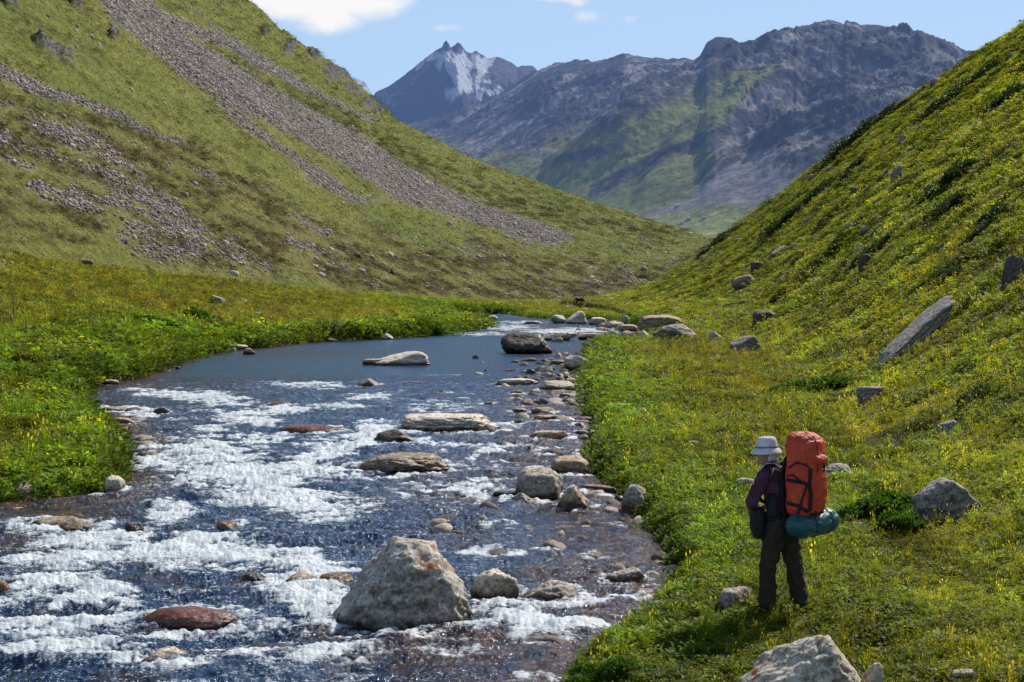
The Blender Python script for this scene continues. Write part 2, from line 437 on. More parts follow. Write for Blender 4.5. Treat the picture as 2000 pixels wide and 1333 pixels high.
RM = np.array([
 # px  crest distance, crest row, foot distance, foot row
 [-600,5200, 260, 2600, 520],
 [600, 5000, 300, 2500, 500],
 [760, 4700, 262, 2300, 480],
 [800, 4600, 243, 2200, 470],
 [840, 4500, 234, 2150, 468],
 [870, 4450, 226, 2120, 466],
 [905, 4400, 214, 2100, 466],
 [940, 4300, 200, 2050, 466],
 [1000,4100, 168, 2000, 466],
 [1030,4050, 148, 1980, 466],
 [1055,4000, 133, 1960, 466],
 [1095,3950, 122, 1940, 466],
 [1130,3900, 117, 1900, 466],
 [1165,3850, 121, 1880, 466],
 [1185,3800, 118, 1870, 464],
 [1215,3750, 107, 1850, 463],
 [1250,3700, 111, 1830, 462],
 [1300,3600, 116, 1800, 460],
 [1355,3500, 116, 1750, 458],
 [1365,3500, 108, 1750, 458],
 [1378,3480,  84, 1740, 457],
 [1395,3470,  73, 1720, 456],
 [1425,3460,  73, 1720, 455],
 [1445,3450,  88, 1700, 455],
 [1470,3430,  90, 1700, 450],
 [1495,3420,  80, 1700, 446],
 [1520,3400,  70, 1680, 440],
 [1548,3380,  68, 1680, 432],
 [1552,3380,  62, 1680, 432],
 [1566,3370,  66, 1680, 430],
 [1590,3350,  58, 1680, 424],
 [1620,3320,  50, 1660, 420],
 [1642,3300,  52, 1660, 418],
 [1648,3300,  43, 1660, 416],
 [1668,3300,  43, 1660, 416],
 [1680,3300,  50, 1660, 410],
 [1710,3280,  49, 1650, 410],
 [1750,3260,  58, 1650, 400],
 [1800,3220,  74, 1650, 390],
 [1880,3150, 102, 1600, 380],
 [2000,3050, 130, 1600, 360],
 [2500,2800, 220, 1600, 400],
 [3600,2600, 380, 1500, 500]])
cpx = np.concatenate([np.linspace(-600, 700, 60, endpoint=False), np.linspace(700, 1950, 760, endpoint=False), np.linspace(1950, 3600, 80)])
rt = np.concatenate([np.linspace(-.42, 0, 90, endpoint=False), np.linspace(0, 1, 520, endpoint=False), np.linspace(1, 1.5, 60)])
T2, PXG = np.meshgrid(rt, cpx, indexing='ij')
def I(j, w=0):
    v = np.interp(_sg, RM[:, 0], RM[:, j])
    if w: q = np.arange(-40, 41) * 10.0; g = np.exp(-(q / w) ** 2); g /= g.sum(); v = np.convolve(np.pad(v, 40, 'edge'), g, 'valid')
    else: return np.interp(PXG, RM[:, 0], RM[:, j])
    return np.interp(PXG, _sg, v)
dc, yc, df, yf = I(1, 90), I(2), I(3, 120), I(4, 120)
MY = df + (dc - df) * T2
zc = CAMZ + elev(yc) * dc; zf = CAMZ + elev(yf) * df
tt = np.clip(T2, 0, 1)
MZ = zf + (zc - zf) * (tt * .86 + .14 * tt ** 2)
MZ = np.where(T2 < 0, zf * np.clip(1 + T2 / .45, 0, 1) + 4, MZ) - np.maximum(T2 - 1, 0) * 900
MX = MY * (PXG - 1000) / F
env = sstep(0.03, .25, T2) * sstep(.985, .72, T2)
# spurs running down toward the lower left
a = R(38); u = MX * math.cos(a) + MY * math.sin(a); v = -MX * math.sin(a) + MY * math.cos(a)
wx = u + 90 * fbm2(MX / 500, MY / 500, 3, 101); wy = v + 90 * fbm2(MX / 500 + 9, MY / 500, 3, 102)
rg = ridge2(wy / 430, wx / 1300, 5, 103, gain=.52)
rg2 = ridge2(wy / 150, wx / 420, 5, 105, gain=.6)
MPX, MPY = project(MX, MY, MZ)
rockyzone = sstep(40, -60, MPY - (190 + np.interp(MPX, [800,1000,1200,1400,1500,1600,1800], [70,60,40,60,230,260,260])) + 40 * rg)
MZ = MZ + env * (62 * rg + 36 * rg2 * (.35 + .65 * rockyzone))
nvar = .35 + .65 * rockyzone
MZ = MZ + env * (13 * ridge2(wy / 62, wx / 110, 4, 131, gain=.6) * nvar + 5.0 * ridge2(MX / 20, MY / 30, 3, 133, gain=.65) * nvar)
# the main green spur and its dark flank
sp = [(1085, 385, 40), (1180, 340, 55), (1300, 285, 70), (1420, 235, 75), (1540, 175, 60), (1620, 110, 30)]
spy = np.interp(MPX, [q[0] for q in sp], [q[1] for q in sp]); sph = np.interp(MPX, [1060] + [q[0] for q in sp] + [1680], [0] + [q[2] for q in sp] + [0])
dd = MPY - spy
MZ = MZ + env * sph * np.where(dd < 0, np.exp(-(dd / 26) ** 2), np.exp(-(dd / 75) ** 2))
spy2 = np.interp(MPX, [1230, 1330, 1440, 1560], [410, 350, 290, 235]); sph2 = np.interp(MPX, [1200, 1260, 1450, 1580], [0, 35, 45, 0])
d2 = MPY - spy2
MZ = MZ + env * sph2 * np.where(d2 < 0, np.exp(-(d2 / 16) ** 2), np.exp(-(d2 / 40) ** 2))
# jagged crest
MZ = MZ + sstep(.9, 1, T2) * sstep(1.08, 1, T2) * 8 * (ridge2(MX / 60, MY / 90, 4, 107) - .35) * sstep(1720, 1660, PXG)
MPX, MPY = project(MX, MY, MZ)
x2, y2 = MX.ravel(), MY.ravel(); px2, py2 = MPX.ravel(), MPY.ravel()
rk = fbm2(x2 / 90, y2 / 130, 5, 111, gain=.62) ; rk2 = rg2.ravel()
Cg = np.tile([.26, .29, .075], (len(x2), 1)); Cg = mixc(Cg, [.35, .32, .10], sstep(-.2, .4, rk))
Cr = np.tile([.36, .32, .31], (len(x2), 1)); Cr = mixc(Cr, [.17, .155, .155], sstep(-.05, .3, rk2 * .5 + rk)); Cr = mixc(Cr, [.42, .37, .35], sstep(.2, .5, -rk + .3 * fbm2(x2/30, y2/40, 3, 112)) * .7)
# boundary between rock and grass
bnd = np.interp(px2, [780,870,950,1050,1150,1250,1340,1420,1480,1520], [262,305,318,312,286,250,212,172,150,140])
xr = np.interp(py2, [130,200,290,380,395], [1530,1440,1385,1370,1900])
g = sstep(-16, 16, py2 - bnd + 12 + 50 * rk + 20 * rk2) * sstep(14, -14, px2 - xr + 40 * rk)
spd = py2 - np.interp(px2, [1085, 1180, 1300, 1420, 1540, 1620], [385, 340, 285, 235, 175, 110])
band = sstep(2, 12, spd + 14 * rk) * sstep(46, 22, spd + 30 * rk) * (px2 > 1150) * (px2 < 1600) * sstep(-.1, .12, fbm2(x2 / 160, y2 / 200, 3, 135) + .16)  # shadow bands along the spur flanks, painted dark into the rock colour
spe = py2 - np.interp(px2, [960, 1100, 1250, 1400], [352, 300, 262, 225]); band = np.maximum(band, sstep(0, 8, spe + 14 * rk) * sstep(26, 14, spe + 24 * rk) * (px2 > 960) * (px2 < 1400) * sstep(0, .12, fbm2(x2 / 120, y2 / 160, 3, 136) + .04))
g = g * (1 - .85 * band)
g = np.maximum(g, 0 * sstep(14, 2, np.abs(py2 - np.interp(px2, [1085,1300,1540], [378,276,168]) - 8) + 10 * rk) * (px2 < 1530) * (px2 > 1085) * .9)
mc = mixc(Cr, [0, 0, 0], g * 0); mc = Cr + (Cg - Cr) * g[:, None]
fan = sstep(1.1, .75, np.abs((px2 - 1470 + (py2 - 330) * .55) / (28 + np.maximum(py2 - 300, 0) * .9)) + .25 * rk) * sstep(285, 315, py2) * sstep(410, 385, py2 + 12 * rk)
mc = mixc(mc, [.36, .32, .32], fan * .9)
tail = sstep(1.2, .6, np.abs(py2 - np.interp(px2, [1230,1300,1400,1480], [430,412,388,372])) / np.interp(px2, [1230,1480], [6, 16]) + .4 * rk) * (px2 > 1225) * (px2 < 1500)
mc = mixc(mc, [.32, .28, .28], tail * .85)
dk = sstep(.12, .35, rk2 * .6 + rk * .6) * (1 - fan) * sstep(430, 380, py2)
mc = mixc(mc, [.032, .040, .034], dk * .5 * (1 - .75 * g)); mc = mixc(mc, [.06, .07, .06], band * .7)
mc = mixc(mc, [.38, .40, .12], sstep(405, 425, py2 + 10 * rk) * (1 - tail) * .8)
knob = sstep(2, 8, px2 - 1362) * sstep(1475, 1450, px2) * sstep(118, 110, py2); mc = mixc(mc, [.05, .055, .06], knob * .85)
mf = fbm2(x2 / 14, y2 / 20, 3, 137); mc = mc * (1 + (1 - .6 * g) * (1 - .75 * np.maximum(fan, tail)) * 1.0 * mf)[:, None]
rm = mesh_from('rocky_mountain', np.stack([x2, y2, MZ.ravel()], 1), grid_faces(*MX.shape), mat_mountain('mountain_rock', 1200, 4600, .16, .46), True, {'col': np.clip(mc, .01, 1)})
tag(rm, kind='structure')

# snow mountain, twice as far away
SM = np.array([[300,9000,330],[560,9000,60],[600,9000,92],[625,9000,118],[655,9000,132],[675,9000,134],[690,9000,150],[712,9000,160],[730,9000,188],[736,8900,180],[760,8800,170],[785,8700,152],[810,8600,132],[835,8500,112],[850,8500,101],[862,8450,95],[868,8450,88],[874,8450,87],[880,8450,95],[888,8450,90],[895,8400,84],[900,8400,86],[910,8400,101],[922,8400,104],[930,8400,100],[945,8400,110],[952,8400,116],[972,8450,112],[985,8450,117],[1000,8450,124],[1010,8500,132],[1018,8500,129],[1040,8500,130],[1049,8500,138],[1090,8600,170],[1200,8800,230],[1500,9000,330]])
spx = np.linspace(500, 1250, 620); st = np.concatenate([np.linspace(0, 1, 330, endpoint=False), np.linspace(1, 1.3, 20)])
T3, P3 = np.meshgrid(st, spx, indexing='ij')
dc = np.interp(P3, SM[:, 0], SM[:, 1]); yc = np.interp(P3, SM[:, 0], SM[:, 2]); df = 5600
SY = df + (dc - df) * T3; zc = CAMZ + elev(yc) * dc
SZ = zc * (.25 + .75 * np.clip(T3, 0, 1) ** 1.25) - np.maximum(T3 - 1, 0) * 2500; SX = SY * (P3 - 1000) / F
se = sstep(0, .2, T3) * (sstep(.98, .72, T3) + .02)
buttress = ridge2(SX / 260 + SY / 1400, SY / 1500, 5, 121, gain=.58)
SZ = SZ + se * (95 * buttress + 55 * ridge2(SX / 640 + SY / 900 + .3, SY / 1800, 3, 123)) + sstep(.9, 1, T3) * sstep(1.05, 1, T3) * 5 * (ridge2(SX / 70, SY / 200, 3, 125) - .4)
# a buttress that splits the lit snow face from the shaded wall
SZ = SZ + se * (18 * ridge2(SX / 90, SY / 260, 4, 139, gain=.6))
SPX, SPY = project(SX, SY, SZ)
px3, py3 = SPX.ravel(), SPY.ravel(); x3, y3 = SX.ravel(), SY.ravel()
bz = np.exp(-((SPX - np.interp(SPY, [95, 200, 260], [865, 890, 905])) / 22) ** 2) * se
SZ = SZ + 130 * bz * sstep(.98, .75, T3)
SPX, SPY = project(SX, SY, SZ); px3, py3 = SPX.ravel(), SPY.ravel()
sn = fbm2(x3 / 110, y3 / 420, 5, 127, gain=.62)
snow = np.zeros_like(x3)
for poly in [[(850,112),(868,104),(890,112),(905,128),(925,150),(935,175),(915,180),(895,160),(880,140),(865,125)],[(868,100),(905,110),(922,130),(935,150),(942,170),(960,180),(975,172),(968,188),(945,182),(938,200),(930,185),(912,165),(895,140),(880,118)],
             [(806,122),(825,115),(818,132),(806,138)],[(836,104),(855,103),(850,114),(836,113)],[(857,118),(872,122),(862,138),(855,128)],[(925,108),(965,116),(955,135),(940,160),(925,130)],[(870,178),(892,180),(888,186),(876,192)],
             [(676,140),(700,152),(725,180),(715,184),(690,165)],[(905,118),(930,140),(950,160),(935,165),(915,140)]]:
    snow = np.maximum(snow, sstep(3, -2, sdist(px3, py3, poly) - 2 + 24 * sn))
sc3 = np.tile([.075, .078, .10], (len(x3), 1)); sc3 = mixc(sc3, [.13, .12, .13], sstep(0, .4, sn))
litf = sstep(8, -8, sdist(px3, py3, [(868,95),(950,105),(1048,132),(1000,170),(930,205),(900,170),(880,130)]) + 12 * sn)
sc3 = mixc(sc3, [.24, .2, .2], litf * .75)  # sunlit face painted paler into the rock colour
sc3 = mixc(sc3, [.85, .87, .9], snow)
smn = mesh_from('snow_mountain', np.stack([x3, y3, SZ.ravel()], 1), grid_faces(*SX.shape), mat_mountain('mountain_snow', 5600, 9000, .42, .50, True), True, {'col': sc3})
tag(smn, kind='structure')
# ------------------------------------------------------------------ rocks
def gpy(x, y): return float(project(np.array([x]), np.array([y]), np.zeros(1))[1][0])
def mat_rock(name, c1, c2, c3, dark=.35, rough=.85, lichen=0.0, wetline=.10, moss=0.0, spec=.25, lscale=9):
    m = NT(name); P = m.obj(); W = m.pos()
    rnd = m.n('ShaderNodeObjectInfo').outputs['Random']
    off = m.n('ShaderNodeVectorMath', operation='ADD', i_0=P, i_1=m.n('ShaderNodeCombineXYZ', i_0=m.math('MULTIPLY', rnd, 37.0), i_1=rnd, i_2=rnd).outputs[0]).outputs[0]
    n1 = m.noise(off, 3.0, 6, .68); n2 = m.noise(off, 22.0, 5, .75); n3 = m.noise(off, 8.0, 5, .7, .5)
    c = m.mix(m.mr(n1, .35, .65), c1, c2)
    c = m.mix(m.mr(n3, .52, .66), c, c3)
    sp = m.mr(n2, .38, .62, .42, 1.35)
    c = m.mix(1.0, c, m.n('ShaderNodeCombineColor', i_0=sp, i_1=sp, i_2=sp).outputs[0], 'MULTIPLY')
    vd = m.voro(off, 5.0, 'DISTANCE_TO_EDGE'); ck = m.mr(m.math('ADD', vd, m.math('MULTIPLY', n3, .12)), .045, .075, .45, 1.0)
    c = m.mix(.6, c, m.mix(1.0, c, m.n('ShaderNodeCombineColor', i_0=ck, i_1=ck, i_2=ck).outputs[0], 'MULTIPLY'))
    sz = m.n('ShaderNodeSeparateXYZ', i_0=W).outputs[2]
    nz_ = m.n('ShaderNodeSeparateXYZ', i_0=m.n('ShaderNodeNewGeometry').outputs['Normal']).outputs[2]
    if lichen > 0:
        ls = m.mr(m.noise(off, lscale, 5, .65), .535, .575); c = m.mix(m.math('MULTIPLY', ls, .7), c, (.50, .50, .47))
        lo = m.math('MULTIPLY', m.mr(m.noise(off, lscale * .45 + 1, 5, .75), .60, .63), m.mr(nz_, .1, .7)); c = m.mix(m.math('MULTIPLY', lo, lichen), c, (.42, .13, .02))
    if moss > 0:
        lo = m.mr(m.noise(off, 5, 4, .7), .5, .62); c = m.mix(m.math('MULTIPLY', lo, moss), c, (.12, .10, .01))
    rg = m.mr(n1, .3, .7, rough - .08, rough + .05)
    if wetline > 0:
        wt = m.mr(m.math('ADD', sz, m.math('MULTIPLY', m.math('SUBTRACT', n1, .5), -.35)), wetline + .02, wetline + .14)
        wet = m.mix(1.0, c, (.22, .14, .09), 'MULTIPLY')
        c = m.mix(wt, wet, c); rg = m.mr(wt, 0, 1, .22, rough)
    tz = m.mr(m.math('ADD', nz_, m.math('MULTIPLY', m.math('SUBTRACT', n1, .5), .9)), -.1, .75, .46, 1.3)  # tops painted paler and sides darker by normal, imitating lit tops and shaded fronts
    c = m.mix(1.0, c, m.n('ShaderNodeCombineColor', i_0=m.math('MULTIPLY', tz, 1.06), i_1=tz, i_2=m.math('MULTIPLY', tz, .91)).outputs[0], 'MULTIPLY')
    h = m.math('ADD', m.math('MULTIPLY', n3, .5), m.math('MULTIPLY', n2, .22))
    h = m.math('ADD', h, m.math('MULTIPLY', ck, .25))
    return m.done(m.pbsdf(c, rg, m.bump(h, 1.0, .05), spec))
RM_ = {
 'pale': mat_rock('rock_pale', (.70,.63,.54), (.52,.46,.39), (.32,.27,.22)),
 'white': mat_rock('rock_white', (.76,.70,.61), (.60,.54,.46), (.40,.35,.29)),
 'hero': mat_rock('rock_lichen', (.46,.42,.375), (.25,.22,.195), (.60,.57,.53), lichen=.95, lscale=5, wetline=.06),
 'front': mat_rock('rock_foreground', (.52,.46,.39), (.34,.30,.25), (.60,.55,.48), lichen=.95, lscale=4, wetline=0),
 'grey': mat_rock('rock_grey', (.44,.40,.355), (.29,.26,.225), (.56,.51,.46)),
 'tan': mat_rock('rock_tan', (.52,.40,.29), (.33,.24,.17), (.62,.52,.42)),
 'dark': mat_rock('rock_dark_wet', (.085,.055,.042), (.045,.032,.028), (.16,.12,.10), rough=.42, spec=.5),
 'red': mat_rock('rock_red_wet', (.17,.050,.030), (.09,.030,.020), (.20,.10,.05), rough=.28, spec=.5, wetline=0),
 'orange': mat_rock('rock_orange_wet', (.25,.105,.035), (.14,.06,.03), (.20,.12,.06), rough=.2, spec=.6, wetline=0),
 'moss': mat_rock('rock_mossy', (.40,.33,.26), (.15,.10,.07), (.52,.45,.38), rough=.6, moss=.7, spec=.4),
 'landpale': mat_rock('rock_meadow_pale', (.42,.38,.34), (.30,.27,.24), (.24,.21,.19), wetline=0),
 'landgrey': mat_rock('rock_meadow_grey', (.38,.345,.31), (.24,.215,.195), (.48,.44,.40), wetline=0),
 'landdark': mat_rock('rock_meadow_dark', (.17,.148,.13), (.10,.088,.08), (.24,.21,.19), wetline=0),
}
_ico = {}
def ico(l):
    if l not in _ico:
        b = bmesh.new(); bmesh.ops.create_icosphere(b, subdivisions=l, radius=1)
        _ico[l] = (np.array([v.co[:] for v in b.verts]), np.array([[v.index for v in f.verts] for f in b.faces])); b.free()
    return _ico[l]
def rock_verts(level, w, d, h, seed, planes=None, sharp=20, flat=False, rough=1.0, bury=.4):
    rg = np.random.default_rng(seed); V, Fc = ico(level); V = V.copy()
    if planes is None:
        n = rg.normal(size=(13, 3)); n /= np.linalg.norm(n, axis=1)[:, None]; hh = rg.uniform(.58, .98, 13)
        n = np.vstack([n, [0, 0, 1]]); hh = np.append(hh, .5 if flat else rg.uniform(.7, .95))
    else:
        n = np.array([p[0] for p in planes], float); n /= np.linalg.norm(n, axis=1)[:, None]; hh = np.array([p[1] for p in planes])
    q = np.maximum(V @ n.T, 0) / hh
    r = (np.sum(q ** sharp, 1) + 1.0 ** sharp) ** (-1 / sharp)
    P = V * r[:, None]
    P[:, 0] *= 1 + .0
    off = rg.uniform(0, 50, 3)
    Q = P + off
    dsp = .11 * fbm3(Q, 1.9, 3, seed) + (.10 * fbm3(Q, 6, 4, seed + 1, .6) - .16 * np.exp(-np.abs(fbm3(Q, 2.1, 3, seed + 2)) / .035) * np.clip(fbm3(Q, 1.3, 2, seed + 4) * 3, 0, 1) - .07 * np.abs(fbm3(Q, 4.5, 3, seed + 3))) * rough
    P = P * (1 + dsp)[:, None]
    lo, hi = P.min(0), P.max(0)
    P[:, 0] = (P[:, 0] - (lo[0] + hi[0]) / 2) / (hi[0] - lo[0]) * w
    P[:, 1] = (P[:, 1] - (lo[1] + hi[1]) / 2) / (hi[1] - lo[1]) * d
    P[:, 2] = (P[:, 2] - lo[2]) / (hi[2] - lo[2]) * (h * (1 + bury) + .1) - h * bury - .1
    return P, Fc
ROCK_XY = []
def add_rock(name, label, cat, px, yb, wp, hp, kind, seed, rot=0.0, planes=None, depth=.75, flat=False, tilt=0.0, group=None, sink=0.0, sharp=20, rough=1.0, slope=0.0):
    p = hit(px, yb); D = p[1]
    w = wp * D / F; hh = hp * D / F
    dp = depth * w; dep = (CAMZ - p[2]) / D
    h = max(hh - .35 * dp * max(dep, 0), hh * .45, .04)
    # the front foot of the rock stands at the picked point
    cy = p[1] + dp * .42; cx = p[0] * cy / p[1]
    zz = float(terr(np.array([cx]), np.array([cy]))[0][0]); wsd_ = float(sdist(np.array([cx]), np.array([cy]), RIV)[0])
    base = 0.0 if (zz < 0 or wsd_ < 0) else min(zz, p[2] + dp * .42 * .9)
    if base > 0: hh = hh
    lev = 6 if wp > 180 else 5 if wp > 60 else 4 if wp > 22 else 3
    P, Fc = rock_verts(lev, w, dp, h, seed, planes, flat=flat, sharp=sharp, rough=rough)
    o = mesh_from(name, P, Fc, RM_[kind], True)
    o.location = (cx, cy, base - sink); o.rotation_euler = (slope, tilt, rot)
    tag(o, label, cat, group)
    if base == 0.0: ROCK_XY.append((cx, cy, w))
    return o
HERO = [((-.78,-.12,.60),.60),((-.55,-.45,.70),.66),((.84,-.05,.54),.76),((.45,-.45,.78),.80),((-.25,-.94,.22),.66),((.50,-.84,.18),.74),((.1,.9,.42),.8),((1,0,.05),.93),((-1,-.1,-.1),.98),((.12,0,1),.87),((-.6,-.75,.1),.82),((.9,-.42,.1),.86)]
FRONT = [((-.52,-.2,.83),.52),((-.2,-.75,.62),.66),((.86,-.1,.50),.52),((.5,-.75,.43),.72),((.1,.1,.98),.86),((-1,0,.1),1.0),((0,1,.2),.8),((.3,.5,.8),.8)]
FLAT = [((0,0,1),.42),((-.3,-.9,.2),.8),((.4,-.9,.3),.85),((1,0,.2),.95),((-1,0,.3),.95),((-.6,0,.8),.7),((.5,.1,.86),.62),((0,1,.1),.9)]
BLOCK = [((0,-.15,1),.62),((-.1,-1,.12),.68),((1,-.3,.1),.85),((-1,-.2,.2),.85),((-.5,-.2,.85),.82),((.6,-.1,.8),.8),((0,1,0),.8)]
WEDGE = [((-.62,-.2,.76),.45),((.97,-.1,.2),.72),((0,-1,.25),.7),((.5,.2,.85),.85),((0,1,.2),.8)]
PYR = [((-.7,-.3,.65),.52),((.68,-.25,.69),.54),((-.1,-.9,.42),.62),((.3,.8,.5),.6)]
